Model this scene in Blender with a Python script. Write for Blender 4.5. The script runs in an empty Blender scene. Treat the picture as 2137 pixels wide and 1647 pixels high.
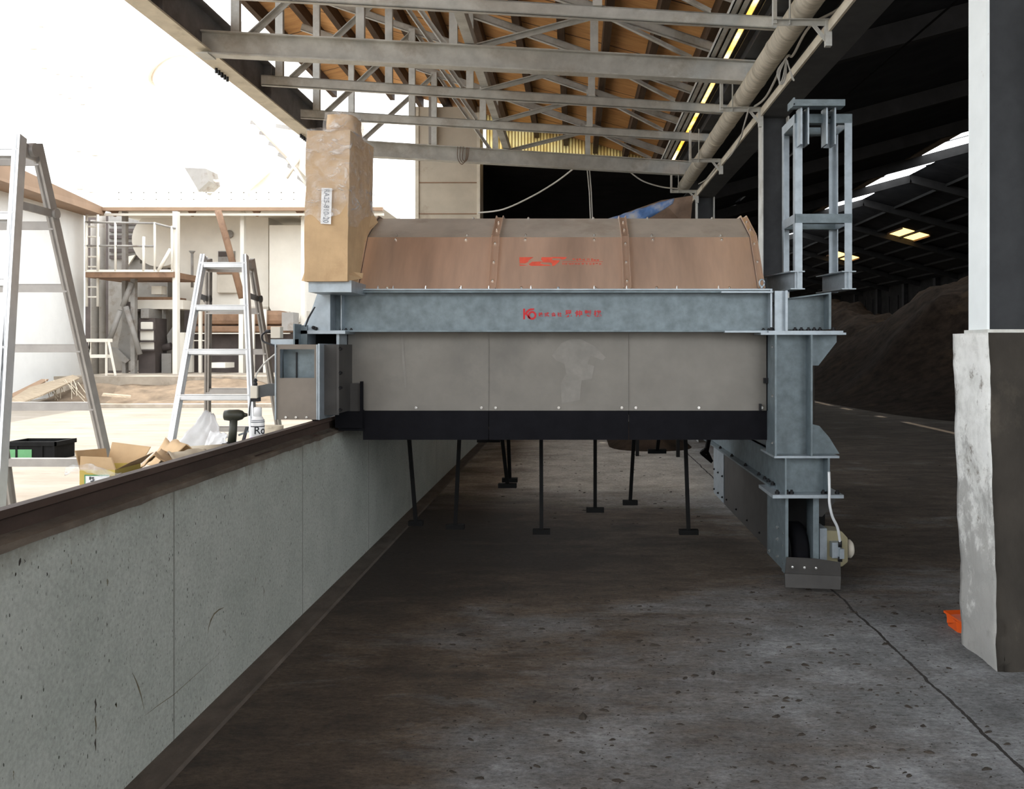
import bpy, bmesh, math, random
from mathutils import Vector, Matrix, noise

R = math.radians
rnd = random.Random(7)
scn = bpy.context.scene
COL = scn.collection

# ------------------------------------------------------------------ camera / light / exposure
F = 1800.0                      # focal length in pixels of the 2137 px wide frame
VX, VY, CH = 1201.0, 726.0, 1.6  # pixel of the level view axis, camera height
cam_d = bpy.data.cameras.new('camera')
cam = bpy.data.objects.new('camera', cam_d)
COL.objects.link(cam)
cam.location = (0, 0, CH)
cam.rotation_euler = (R(90), 0, 0)
cam_d.sensor_width = 36
cam_d.lens = F / 2137 * 36
cam_d.shift_x = -(VX - 1068.5) / 2137
cam_d.shift_y = -(823.5 - VY) / 2137
cam_d.clip_end = 400
scn.camera = cam

w = bpy.data.worlds.new('sky')
scn.world = w
w.use_nodes = True
wn = w.node_tree.nodes
wn['Background'].inputs[0].default_value = (0.93, 0.965, 1.0, 1)
wn['Background'].inputs[1].default_value = 3.6

sun_d = bpy.data.lights.new('sun', 'SUN')
sun_d.energy = 4.0
sun_d.color = (1.0, 0.93, 0.82)
sun_d.angle = R(0.53)
sun = bpy.data.objects.new('sun', sun_d)
COL.objects.link(sun)
sun.rotation_euler = Vector((-0.36, 0.30, 0.88)).to_track_quat('Z', 'Y').to_euler()

scn.view_settings.view_transform = 'Standard'
scn.view_settings.look = 'None'
scn.view_settings.gamma = 1
scn.view_settings.use_curve_mapping = False
scn.view_settings.exposure = 0.22
scn.cycles.max_bounces = 8
scn.cycles.diffuse_bounces = 5
scn.cycles.transparent_max_bounces = 12


def P(px, py, D):
    return Vector(((px - VX) * D / F, D, CH - (py - VY) * D / F))


def X(px, D):
    return (px - VX) * D / F


def Z(py, D):
    return CH - (py - VY) * D / F


# ------------------------------------------------------------------ materials
def new_mat(name):
    m = bpy.data.materials.new(name)
    m.use_nodes = True
    nt = m.node_tree
    return m, nt, nt.nodes['Principled BSDF']


def nd(nt, typ, **kw):
    n = nt.nodes.new(typ)
    for k, v in kw.items():
        if k in n.inputs:
            n.inputs[k].default_value = v
        else:
            setattr(n, k, v)
    return n


def ramp(nt, src, stops):
    r = nt.nodes.new('ShaderNodeValToRGB')
    el = r.color_ramp.elements
    while len(el) < len(stops):
        el.new(0.5)
    for e, (p, c) in zip(el, stops):
        e.position = p
        e.color = (c[0], c[1], c[2], 1) if len(c) == 3 else c
    nt.links.new(src, r.inputs[0])
    return r.outputs[0]


def mixc(nt, a, b, fac, mode='MIX'):
    m = nt.nodes.new('ShaderNodeMix')
    m.data_type = 'RGBA'
    m.blend_type = mode
    for s, v in ((0, fac), (6, a), (7, b)):
        if hasattr(v, 'is_output') or isinstance(v, bpy.types.NodeSocket):
            nt.links.new(v, m.inputs[s])
        else:
            m.inputs[s].default_value = v if s == 0 else (v[0], v[1], v[2], 1)
    return m.outputs[2]


def coords(nt, scale=(1, 1, 1), world=False):
    if world:
        out = nt.nodes.new('ShaderNodeNewGeometry').outputs['Position']
    else:
        out = nt.nodes.new('ShaderNodeTexCoord').outputs['Object']
    mp = nt.nodes.new('ShaderNodeMapping')
    mp.inputs['Scale'].default_value = scale
    nt.links.new(out, mp.inputs[0])
    return mp.outputs[0]


def noise_tex(nt, vec, scale, detail=5, rough=0.6, dist=0.0):
    n = nd(nt, 'ShaderNodeTexNoise', Scale=scale, Detail=detail, Roughness=rough, Distortion=dist)
    nt.links.new(vec, n.inputs['Vector'])
    return n.outputs['Fac']


def bump(nt, bsdf, h, strength=0.3, dist=0.02):
    b = nd(nt, 'ShaderNodeBump', Strength=strength, Distance=dist)
    nt.links.new(h, b.inputs['Height'])
    nt.links.new(b.outputs[0], bsdf.inputs['Normal'])


def mat(name, c, rough=0.6, metal=0.0, var=0.18, scale=6.0, stretch=(1, 1, 1), bmp=0.1, dirt=None, dirt_amt=0.5, dirt_scale=2.0, spec=0.4):
    """two-tone mottled surface, with optional dirt blotches"""
    m, nt, b = new_mat(name)
    v = coords(nt, stretch)
    n1 = noise_tex(nt, v, scale)
    lo = [x * (1 - var) for x in c]
    hi = [min(1, x * (1 + var)) for x in c]
    col = ramp(nt, n1, [(0.3, lo), (0.7, hi)])
    if dirt:
        n2 = noise_tex(nt, v, dirt_scale, 8, 0.7)
        f = ramp(nt, n2, [(0.62 - 0.25 * dirt_amt, (0, 0, 0)), (0.80 - 0.2 * dirt_amt, (1, 1, 1))])
        col = mixc(nt, col, dirt, f)
    nt.links.new(col, b.inputs['Base Color'])
    b.inputs['Roughness'].default_value = rough
    b.inputs['Metallic'].default_value = metal
    b.inputs['Specular IOR Level'].default_value = spec
    if bmp:
        bump(nt, b, noise_tex(nt, v, scale * 5, 6), bmp, 0.01)
    return m


def emit_mat(name, c, s):
    m, nt, b = new_mat(name)
    b.inputs['Base Color'].default_value = (*c, 1)
    b.inputs['Emission Color'].default_value = (*c, 1)
    b.inputs['Emission Strength'].default_value = s
    return m


M = {}
M['galv'] = mat('galvanized steel', (0.175, 0.215, 0.235), 0.5, 0.5, 0.22, 14, bmp=0.05)
M['galv_light'] = mat('new galvanized steel', (0.36, 0.41, 0.45), 0.42, 0.55, 0.15, 14, bmp=0.04)
M['stainless'] = mat('dull stainless sheet', (0.74, 0.585, 0.48), 0.36, 0.7, 0.26, 2.2, (1.5, 0.25, 0.25), bmp=0.0)  # warm tint and soft upright streaks paint in the roof's reflection
M['hood_sheen'] = mat('stainless with sky sheen', (0.40, 0.36, 0.31), 0.6, 0.25, 0.12, 5, bmp=0.04, dirt=(0.30, 0.25, 0.20), dirt_amt=0.3)  # paler grey paints in reflected sky on the upper hood facets
M['panel'] = mat('stainless front sheet', (0.20, 0.188, 0.168), 0.5, 0.4, 0.12, 4, bmp=0.03, dirt=(0.145, 0.138, 0.126), dirt_amt=0.4, dirt_scale=1.2)
M['plate_grey'] = mat('grey brown plate', (0.19, 0.165, 0.14), 0.55, 0.35, 0.12, 6, bmp=0.03)
M['plate_dark'] = mat('dark plate', (0.06, 0.057, 0.054), 0.55, 0.35, 0.2, 6, bmp=0.03)
M['stainless_dark'] = mat('dusty stainless', (0.30, 0.28, 0.25), 0.35, 0.7, 0.15, 6, bmp=0.03)
M['rubber'] = mat('black rubber', (0.008, 0.008, 0.010), 0.8, 0, 0.2, 8, spec=0.08)
M['black'] = mat('black steel', (0.010, 0.010, 0.010), 0.7, 0.0, 0.2, 8, spec=0.08)
M['bolt_dark'] = mat('black bolt', (0.015, 0.015, 0.017), 0.5, 0.4, 0.1, 8, bmp=0)
M['bolt'] = mat('bright bolt', (0.75, 0.75, 0.74), 0.25, 0.9, 0.05, 8, bmp=0)
M['truss'] = mat('grey painted steel', (0.53, 0.535, 0.51), 0.6, 0.1, 0.18, 5, bmp=0.06, dirt=(0.33, 0.30, 0.25), dirt_amt=0.45, dirt_scale=1.4)
M['girder'] = mat('dark girder paint', (0.17, 0.165, 0.17), 0.6, 0.1, 0.2, 5, bmp=0.1, dirt=(0.09, 0.08, 0.075), dirt_amt=0.5)
M['cream_steel'] = mat('cream steel', (0.60, 0.55, 0.45), 0.55, 0.05, 0.15, 5, dirt=(0.3, 0.25, 0.18), dirt_amt=0.3)
M['white_steel'] = mat('white painted column', (0.80, 0.84, 0.84), 0.55, 0.0, 0.05, 4, bmp=0.04, dirt=(0.35, 0.24, 0.18), dirt_amt=-0.15, dirt_scale=9)
M['web_shade'] = mat('shaded column web', (0.042, 0.044, 0.047), 0.7, 0, 0.2, 5, spec=0.15)  # shade on the column web put into its colour
M['dark_steel'] = mat('dark steel', (0.075, 0.078, 0.08), 0.6, 0.2, 0.2, 5)
M['pipe'] = mat('wrapped duct pipe', (0.50, 0.46, 0.38), 0.75, 0, 0.2, 7, (1, 4, 1), 0.35, dirt=(0.28, 0.25, 0.2), dirt_amt=0.5)
M['rail'] = mat('rusty rail', (0.075, 0.05, 0.04), 0.65, 0.3, 0.35, 7, (1, 0.3, 1), 0.3, dirt=(0.05, 0.035, 0.028), dirt_amt=0.6)
M['grout'] = mat('dirty grout', (0.11, 0.088, 0.068), 0.95, 0, 0.4, 9, (1, 0.5, 1), 0.6, dirt=(0.06, 0.045, 0.035), dirt_amt=0.7)
M['stain_brown'] = mat('brown stain', (0.13, 0.11, 0.07), 0.95, 0, 0.3, 20)
M['trim_dark'] = mat('dirty skirting', (0.085, 0.07, 0.058), 0.95, 0, 0.35, 9, (1, 0.5, 1), 0.5)
M['alu'] = mat('aluminium', (0.62, 0.63, 0.64), 0.42, 0.55, 0.10, 9, bmp=0.03)
M['alu_side'] = mat('aluminium side', (0.34, 0.32, 0.30), 0.5, 0.3, 0.12, 9, bmp=0.03)
M['card'] = mat('cardboard', (0.52, 0.36, 0.205), 0.85, 0, 0.14, 5, bmp=0.12, dirt=(0.40, 0.26, 0.14), dirt_amt=0.2)
M['card_yellow'] = mat('yellow carton', (0.50, 0.38, 0.10), 0.8, 0, 0.1, 6)
M['card_pale'] = mat('pale board', (0.55, 0.48, 0.37), 0.85, 0, 0.1, 6)
M['paper'] = mat('white paper', (0.82, 0.83, 0.84), 0.8, 0, 0.04, 6, bmp=0.15)
M['red'] = mat('red lettering', (0.52, 0.02, 0.025), 0.5, 0, 0.05, 8, bmp=0)
M['red_faded'] = mat('faded red print', (0.66, 0.10, 0.06), 0.6, 0, 0.15, 30, bmp=0)
M['ink'] = mat('black ink', (0.03, 0.03, 0.035), 0.6, 0, 0.1, 8, bmp=0)
M['ink_grey'] = mat('grey ink', (0.22, 0.24, 0.27), 0.6, 0, 0.1, 8, bmp=0)
M['wood_dark'] = mat('dark purlin timber', (0.075, 0.045, 0.026), 0.8, 0, 0.3, 4, (6, 0.6, 6), 0.2)
M['wood_grey'] = mat('weathered boards', (0.34, 0.27, 0.19), 0.85, 0, 0.25, 5, (1, 5, 1), 0.3)
M['tarp'] = mat('blue tarpaulin', (0.10, 0.22, 0.50), 0.5, 0, 0.4, 4, bmp=0.5, dirt=(0.42, 0.40, 0.37), dirt_amt=0.7, dirt_scale=4)
M['rust_sheet'] = mat('brown stained sheet', (0.15, 0.10, 0.07), 0.75, 0.1, 0.3, 4)
M['orange'] = mat('orange plastic', (0.85, 0.12, 0.015), 0.4, 0, 0.05, 6, bmp=0)
M['olive'] = mat('olive motor paint', (0.29, 0.26, 0.16), 0.5, 0.1, 0.1, 6)
M['beige'] = mat('beige plastic', (0.58, 0.54, 0.46), 0.5, 0, 0.05, 6, bmp=0)
M['white_plastic'] = mat('white plastic', (0.85, 0.85, 0.85), 0.4, 0, 0.03, 6, bmp=0)
M['purple'] = mat('purple band', (0.45, 0.12, 0.62), 0.5, 0, 0.03, 6, bmp=0)
M['green'] = mat('green label', (0.10, 0.28, 0.12), 0.5, 0, 0.1, 6, bmp=0)
M['tool'] = mat('olive black tool', (0.035, 0.036, 0.025), 0.5, 0, 0.3, 8)
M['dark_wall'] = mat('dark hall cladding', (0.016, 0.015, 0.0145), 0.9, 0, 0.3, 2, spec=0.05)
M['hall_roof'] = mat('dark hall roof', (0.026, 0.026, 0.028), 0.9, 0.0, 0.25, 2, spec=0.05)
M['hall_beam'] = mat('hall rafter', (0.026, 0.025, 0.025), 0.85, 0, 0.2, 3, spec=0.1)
M['compost'] = mat('compost', (0.026, 0.018, 0.013), 1.0, 0, 0.5, 3, bmp=0.8, dirt=(0.06, 0.04, 0.024), dirt_amt=0.3, dirt_scale=0.8, spec=0.05)
M['clod'] = mat('mud clod', (0.035, 0.028, 0.022), 0.95, 0, 0.4, 8, bmp=0.5)
M['cream'] = mat('cream cladding', (0.55, 0.50, 0.42), 0.7, 0, 0.10, 1.5, bmp=0.03)
M['white_wall'] = mat('white wall', (0.80, 0.80, 0.78), 0.7, 0, 0.04, 1.5, bmp=0.03)
M['brown_steel'] = mat('rusted brown steel', (0.235, 0.14, 0.085), 0.75, 0.1, 0.25, 1.5, bmp=0.2, dirt=(0.13, 0.07, 0.045), dirt_amt=0.4)
M['plant_grey'] = mat('plant grey', (0.27, 0.255, 0.235), 0.65, 0.1, 0.15, 1.5, dirt=(0.16, 0.12, 0.09), dirt_amt=0.35)
M['plant_dark'] = mat('plant dark', (0.075, 0.06, 0.055), 0.8, 0, 0.3, 1.5)
M['plant_white'] = mat('plant white paint', (0.72, 0.68, 0.60), 0.6, 0, 0.06, 1.5, bmp=0.02)
M['vent_cream'] = mat('faint vent', (0.62, 0.57, 0.48), 0.7, 0, 0.08, 1.5)
M['pipe_cream'] = mat('pale peach duct', (0.80, 0.72, 0.63), 0.6, 0, 0.06, 1.5, bmp=0.02)
M['fascia'] = mat('brown fascia', (0.27, 0.175, 0.11), 0.7, 0, 0.12, 1.5)
M['soil'] = mat('yard soil', (0.17, 0.125, 0.085), 1.0, 0, 0.35, 2.5, bmp=0.6)
M['kerb'] = mat('yard kerb concrete', (0.36, 0.31, 0.25), 0.9, 0, 0.2, 1.5, bmp=0.2, dirt=(0.16, 0.12, 0.08), dirt_amt=0.5, dirt_scale=0.7)
M['cable_white'] = mat('white cable', (0.75, 0.78, 0.80), 0.4, 0, 0.03, 8, bmp=0)
M['cable'] = mat('grey cable', (0.42, 0.41, 0.38), 0.6, 0, 0.1, 8, bmp=0)
M['skylight'] = emit_mat('lit roof sheet', (0.92, 0.97, 1.0), 5.0)
M['amber'] = emit_mat('lit amber roof light', (1.0, 0.62, 0.20), 2.6)
M['amber_window'] = emit_mat('lit warm window', (1.0, 0.72, 0.42), 0.9)


def concrete_wall_mat():
    m, nt, b = new_mat('grey green concrete wall')
    v = coords(nt, (1, 1, 1), True)
    base = ramp(nt, noise_tex(nt, v, 3.0, 7, 0.65), [(0.3, (0.315, 0.335, 0.30)), (0.7, (0.405, 0.42, 0.38))])
    fine = ramp(nt, noise_tex(nt, v, 60, 4, 0.7), [(0.35, (0.82, 0.82, 0.82)), (0.65, (1.08, 1.08, 1.08))])
    base = mixc(nt, base, fine, 1.0, 'MULTIPLY')
    # small pits, seen stretched upright
    sp_ = nt.nodes.new('ShaderNodeSeparateXYZ')
    nt.links.new(v, sp_.inputs[0])
    def marks(col, sy, sz_, amp, cut, c, off):
        cb = nt.nodes.new('ShaderNodeCombineXYZ')
        for k, (o, sc_) in enumerate(((sp_.outputs[1], sy), (sp_.outputs[2], sz_))):
            q = nd(nt, 'ShaderNodeMath', operation='MULTIPLY_ADD')
            nt.links.new(o, q.inputs[0])
            q.inputs[1].default_value = sc_
            q.inputs[2].default_value = off
            nt.links.new(q.outputs[0], cb.inputs[k])
        wob = nt.nodes.new('ShaderNodeVectorMath')
        wob.operation = 'MULTIPLY_ADD'
        nz_ = nd(nt, 'ShaderNodeTexNoise', Scale=38.0, Detail=3.0)
        nt.links.new(v, nz_.inputs['Vector'])
        nt.links.new(nz_.outputs['Color'], wob.inputs[0])
        wob.inputs[1].default_value = (0.35, 0.35, 0)
        nt.links.new(cb.outputs[0], wob.inputs[2])
        vo = nd(nt, 'ShaderNodeTexVoronoi', Scale=1.0)
        vo.voronoi_dimensions = '2D'
        nt.links.new(wob.outputs[0], vo.inputs['Vector'])
        rn = nt.nodes.new('ShaderNodeSeparateColor')
        nt.links.new(vo.outputs['Color'], rn.inputs[0])
        sz = nd(nt, 'ShaderNodeMath', operation='MULTIPLY_ADD')
        nt.links.new(rn.outputs[0], sz.inputs[0])
        sz.inputs[1].default_value = amp
        sz.inputs[2].default_value = -amp * cut
        lt = nd(nt, 'ShaderNodeMath', operation='LESS_THAN')
        nt.links.new(vo.outputs['Distance'], lt.inputs[0])
        nt.links.new(sz.outputs[0], lt.inputs[1])
        return mixc(nt, col, c, lt.outputs[0])
    base = marks(base, 38, 19, 0.9, 0.86, (0.05, 0.055, 0.042), 0.0)
    base = marks(base, 14, 2.6, 0.9, 0.955, (0.15, 0.14, 0.10), 31.0)
    base = marks(base, 70, 40, 0.8, 0.72, (0.20, 0.21, 0.185), 57.0)
    # earthy stain under the rail, ragged lower edge
    sep = nt.nodes.new('ShaderNodeSeparateXYZ')
    nt.links.new(coords(nt, (1, 1, 1), True), sep.inputs[0])
    nz = noise_tex(nt, coords(nt, (1, 1.2, 0.6), True), 5, 6, 0.7)
    ad = nd(nt, 'ShaderNodeMath', operation='MULTIPLY_ADD')
    nt.links.new(nz, ad.inputs[0])
    ad.inputs[1].default_value = 0.20
    nt.links.new(sep.outputs[2], ad.inputs[2])
    st = ramp(nt, ad.outputs[0], [(0.0, (0, 0, 0)), (1.0, (1, 1, 1))])
    mr = nd(nt, 'ShaderNodeMapRange')
    nt.links.new(ad.outputs[0], mr.inputs['Value'])
    mr.inputs['From Min'].default_value = 1.05
    mr.inputs['From Max'].default_value = 1.16
    mr.inputs['To Max'].default_value = 0.85
    base = mixc(nt, base, (0.12, 0.10, 0.07), mr.outputs[0])
    # shutter joints every 1.64 m and one level pour line
    my = nd(nt, 'ShaderNodeMath', operation='ADD')
    nt.links.new(sep.outputs[1], my.inputs[0])
    my.inputs[1].default_value = 16.4 - 5.12 + 0.82
    md = nd(nt, 'ShaderNodeMath', operation='MODULO')
    nt.links.new(my.outputs[0], md.inputs[0])
    md.inputs[1].default_value = 1.64
    sb = nd(nt, 'ShaderNodeMath', operation='SUBTRACT')
    nt.links.new(md.outputs[0], sb.inputs[0])
    sb.inputs[1].default_value = 0.82
    ab = nd(nt, 'ShaderNodeMath', operation='ABSOLUTE')
    nt.links.new(sb.outputs[0], ab.inputs[0])
    l2 = nd(nt, 'ShaderNodeMath', operation='LESS_THAN')
    nt.links.new(ab.outputs[0], l2.inputs[0])
    l2.inputs[1].default_value = 0.006
    hf = nd(nt, 'ShaderNodeMath', operation='MULTIPLY')
    nt.links.new(l2.outputs[0], hf.inputs[0])
    hf.inputs[1].default_value = 0.6
    base = mixc(nt, base, (0.09, 0.09, 0.075), hf.outputs[0])
    nt.links.new(base, b.inputs['Base Color'])
    b.inputs['Roughness'].default_value = 0.85
    bump(nt, b, noise_tex(nt, v, 45, 6), 0.15, 0.01)
    return m


def floor_mat():
    m, nt, b = new_mat('dirty concrete floor')
    v = coords(nt, (1, 1, 1), True)
    vs = coords(nt, (0.7, 1.5, 1), True)
    conc = ramp(nt, noise_tex(nt, v, 2.2, 8, 0.7), [(0.32, (0.155, 0.158, 0.16)), (0.5, (0.24, 0.245, 0.25)), (0.66, (0.40, 0.41, 0.425))])
    dirtc = ramp(nt, noise_tex(nt, vs, 4.0, 8, 0.75), [(0.32, (0.045, 0.032, 0.023)), (0.68, (0.17, 0.125, 0.085))])
    # dirt is thickest in the middle of the lane by the wall
    sep = nt.nodes.new('ShaderNodeSeparateXYZ')
    nt.links.new(v, sep.inputs[0])
    mr = nd(nt, 'ShaderNodeMapRange')
    nt.links.new(sep.outputs[0], mr.inputs['Value'])
    mr.inputs['From Min'].default_value = -1.4
    mr.inputs['From Max'].default_value = 1.3
    mr.inputs['To Min'].default_value = 0.30
    mr.inputs['To Max'].default_value = -0.06
    n2 = noise_tex(nt, vs, 1.1, 8, 0.72, 0.4)
    ad = nd(nt, 'ShaderNodeMath', operation='ADD')
    nt.links.new(n2, ad.inputs[0])
    nt.links.new(mr.outputs[0], ad.inputs[1])
    # the machine's shade painted under it; compost trampled over the hall floor
    def mrange(src, a, b_, c, d):
        q = nd(nt, 'ShaderNodeMapRange')
        nt.links.new(src, q.inputs['Value'])
        for nm, vv in (('From Min', a), ('From Max', b_), ('To Min', c), ('To Max', d)):
            q.inputs[nm].default_value = vv
        return q.outputs[0]
    def mth(op, a, b_):
        q = nd(nt, 'ShaderNodeMath', operation=op)
        for i_, v_ in enumerate((a, b_)):
            if isinstance(v_, bpy.types.NodeSocket):
                nt.links.new(v_, q.inputs[i_])
            else:
                q.inputs[i_].default_value = v_
        return q.outputs[0]
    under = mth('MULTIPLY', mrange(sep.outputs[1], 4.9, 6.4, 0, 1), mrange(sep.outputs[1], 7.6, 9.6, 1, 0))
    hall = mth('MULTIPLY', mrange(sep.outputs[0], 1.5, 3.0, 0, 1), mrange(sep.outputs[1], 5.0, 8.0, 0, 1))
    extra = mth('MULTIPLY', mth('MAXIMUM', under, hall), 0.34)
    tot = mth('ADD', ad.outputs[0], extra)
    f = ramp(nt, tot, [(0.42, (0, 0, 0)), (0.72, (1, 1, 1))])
    lightened = mth('MULTIPLY', mrange(sep.outputs[1], 8.3, 10.0, 0, 1), mrange(sep.outputs[0], 1.3, 2.2, 1, 0))  # paler far lane: light from the yard side put into the concrete colour
    conc = mixc(nt, conc, ramp(nt, noise_tex(nt, v, 2.6, 8, 0.75), [(0.35, (0.36, 0.32, 0.27)), (0.6, (0.62, 0.57, 0.50))]), lightened)
    f = mth('MULTIPLY', f, mth('SUBTRACT', 1.0, mth('MULTIPLY', lightened, 0.75)))
    col = mixc(nt, conc, dirtc, f)  # dirtc also lays on the painted shade under the machine
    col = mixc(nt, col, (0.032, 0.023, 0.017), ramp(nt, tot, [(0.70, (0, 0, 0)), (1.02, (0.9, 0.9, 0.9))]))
    # small dark crumbs trodden into the surface
    n3 = noise_tex(nt, coords(nt, (1, 2.2, 1), True), 13, 9, 0.8)
    f3 = ramp(nt, n3, [(0.565, (0, 0, 0)), (0.66, (0.9, 0.9, 0.9))])
    col = mixc(nt, col, (0.045, 0.036, 0.03), f3)
    n4 = noise_tex(nt, coords(nt, (1, 1.6, 1), True), 28, 8, 0.8)
    col = mixc(nt, col, ramp(nt, n4, [(0.30, (0.42, 0.42, 0.42)), (0.5, (1.0, 1.0, 1.0)), (0.70, (1.5, 1.5, 1.5))]), 1.0, 'MULTIPLY')
    n5 = noise_tex(nt, coords(nt, (1, 2.4, 1), True), 42, 6, 0.75)
    col = mixc(nt, col, (0.03, 0.025, 0.021), ramp(nt, n5, [(0.575, (0, 0, 0)), (0.65, (0.9, 0.9, 0.9))]))
    # expansion joint along the lane
    nj = noise_tex(nt, coords(nt, (0, 1, 0), True), 3.0, 5, 0.6)
    a2 = nd(nt, 'ShaderNodeMath', operation='MULTIPLY_ADD')
    nt.links.new(nj, a2.inputs[0])
    a2.inputs[1].default_value = 0.07
    nt.links.new(sep.outputs[0], a2.inputs[2])
    s2 = nd(nt, 'ShaderNodeMath', operation='SUBTRACT')
    nt.links.new(a2.outputs[0], s2.inputs[0])
    s2.inputs[1].default_value = 1.73
    b2 = nd(nt, 'ShaderNodeMath', operation='ABSOLUTE')
    nt.links.new(s2.outputs[0], b2.inputs[0])
    nw = noise_tex(nt, coords(nt, (3, 1, 1), True), 9.0, 4, 0.6)
    c2 = nd(nt, 'ShaderNodeMath', operation='MULTIPLY')
    nt.links.new(nw, c2.inputs[0])
    c2.inputs[1].default_value = 0.017
    l2 = nd(nt, 'ShaderNodeMath', operation='LESS_THAN')
    nt.links.new(b2.outputs[0], l2.inputs[0])
    nt.links.new(c2.outputs[0], l2.inputs[1])
    col = mixc(nt, col, (0.03, 0.025, 0.022), l2.outputs[0])
    nt.links.new(col, b.inputs['Base Color'])
    b.inputs['Roughness'].default_value = 0.9
    hb = nd(nt, 'ShaderNodeMath', operation='ADD')
    nt.links.new(noise_tex(nt, vs, 14, 8, 0.7), hb.inputs[0])
    nt.links.new(n3, hb.inputs[1])
    bump(nt, b, hb.outputs[0], 0.8, 0.05)
    return m


def plywood_mat():
    m, nt, b = new_mat('orange brown roof boards')
    v = coords(nt, (1.0, 5.0, 1.0), True)
    col = ramp(nt, noise_tex(nt, v, 2.2, 8, 0.7), [(0.28, (0.50, 0.23, 0.08)), (0.55, (0.70, 0.38, 0.145)), (0.75, (0.80, 0.47, 0.20))])
    sep = nt.nodes.new('ShaderNodeSeparateXYZ')
    nt.links.new(coords(nt, (1, 1, 1), True), sep.inputs[0])
    md = nd(nt, 'ShaderNodeMath', operation='PINGPONG')
    nt.links.new(sep.outputs[1], md.inputs[0])
    md.inputs[1].default_value = 0.46
    l2 = nd(nt, 'ShaderNodeMath', operation='LESS_THAN')
    nt.links.new(md.outputs[0], l2.inputs[0])
    l2.inputs[1].default_value = 0.012
    col = mixc(nt, col, (0.07, 0.035, 0.018), l2.outputs[0])
    nt.links.new(col, b.inputs['Base Color'])
    b.inputs['Roughness'].default_value = 0.75
    return m


def yard_mat():
    m, nt, b = new_mat('yard concrete')
    v = coords(nt, (0.6, 1.6, 1), True)
    col = ramp(nt, noise_tex(nt, v, 1.1, 8, 0.7), [(0.3, (0.20, 0.165, 0.125)), (0.7, (0.30, 0.265, 0.22))])
    f = ramp(nt, noise_tex(nt, v, 0.5, 8, 0.75), [(0.55, (0, 0, 0)), (0.68, (0.7, 0.7, 0.7))])
    col = mixc(nt, col, (0.14, 0.10, 0.07), f)
    nt.links.new(col, b.inputs['Base Color'])
    b.inputs['Roughness'].default_value = 0.95
    bump(nt, b, noise_tex(nt, v, 12, 6), 0.3, 0.03)
    return m


def corrugated_translucent():
    m, nt, b = new_mat('yellow translucent sheet')
    v = coords(nt, (1, 1, 1), True)
    wv = nd(nt, 'ShaderNodeTexWave', Scale=5.2)
    wv.bands_direction = 'X'
    nt.links.new(v, wv.inputs['Vector'])
    nz = noise_tex(nt, coords(nt, (1.2, 1, 0.9), True), 2.0, 5, 0.6)
    c1 = ramp(nt, nz, [(0.3, (0.62, 0.46, 0.22)), (0.5, (0.90, 0.80, 0.50)), (0.7, (0.95, 0.92, 0.68))])
    c2 = mixc(nt, c1, (0.28, 0.19, 0.08), ramp(nt, wv.outputs['Fac'], [(0.12, (0.9, 0.9, 0.9)), (0.45, (0, 0, 0))]))
    tr = nt.nodes.new('ShaderNodeBsdfTranslucent')
    nt.links.new(c2, tr.inputs[0])
    df = nt.nodes.new('ShaderNodeBsdfDiffuse')
    nt.links.new(c2, df.inputs[0])
    mx = nt.nodes.new('ShaderNodeMixShader')
    mx.inputs[0].default_value = 0.2
    nt.links.new(tr.outputs[0], mx.inputs[1])
    nt.links.new(df.outputs[0], mx.inputs[2])
    nt.links.new(mx.outputs[0], nt.nodes['Material Output'].inputs[0])
    return m


def plain_translucent():
    m, nt, b = new_mat('amber translucent strip')
    nz = noise_tex(nt, coords(nt, (1, 1, 1), True), 1.5, 4, 0.6)
    c = ramp(nt, nz, [(0.35, (0.75, 0.42, 0.11)), (0.6, (0.98, 0.85, 0.55))])
    tr = nt.nodes.new('ShaderNodeBsdfTranslucent')
    nt.links.new(c, tr.inputs[0])
    nt.links.new(tr.outputs[0], nt.nodes['Material Output'].inputs[0])
    return m


def film_mat():
    m, nt, b = new_mat('clear wrapping film')
    v = coords(nt, (1, 1, 1.6))
    nz = noise_tex(nt, v, 7, 5, 0.6, 1.2)
    b.inputs['Base Color'].default_value = (0.9, 0.92, 0.95, 1)
    b.inputs['Roughness'].default_value = 0.14
    b.inputs['Specular IOR Level'].default_value = 0.9
    bump(nt, b, nz, 0.9, 0.06)
    tr = nt.nodes.new('ShaderNodeBsdfTransparent')
    mx = nt.nodes.new('ShaderNodeMixShader')
    f = ramp(nt, nz, [(0.42, (0.10, 0.10, 0.10)), (0.60, (0.30, 0.30, 0.30)), (0.72, (0.75, 0.75, 0.75))])
    nt.links.new(f, mx.inputs[0])
    nt.links.new(tr.outputs[0], mx.inputs[1])
    nt.links.new(b.outputs[0], mx.inputs[2])
    nt.links.new(mx.outputs[0], nt.nodes['Material Output'].inputs[0])
    return m


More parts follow.
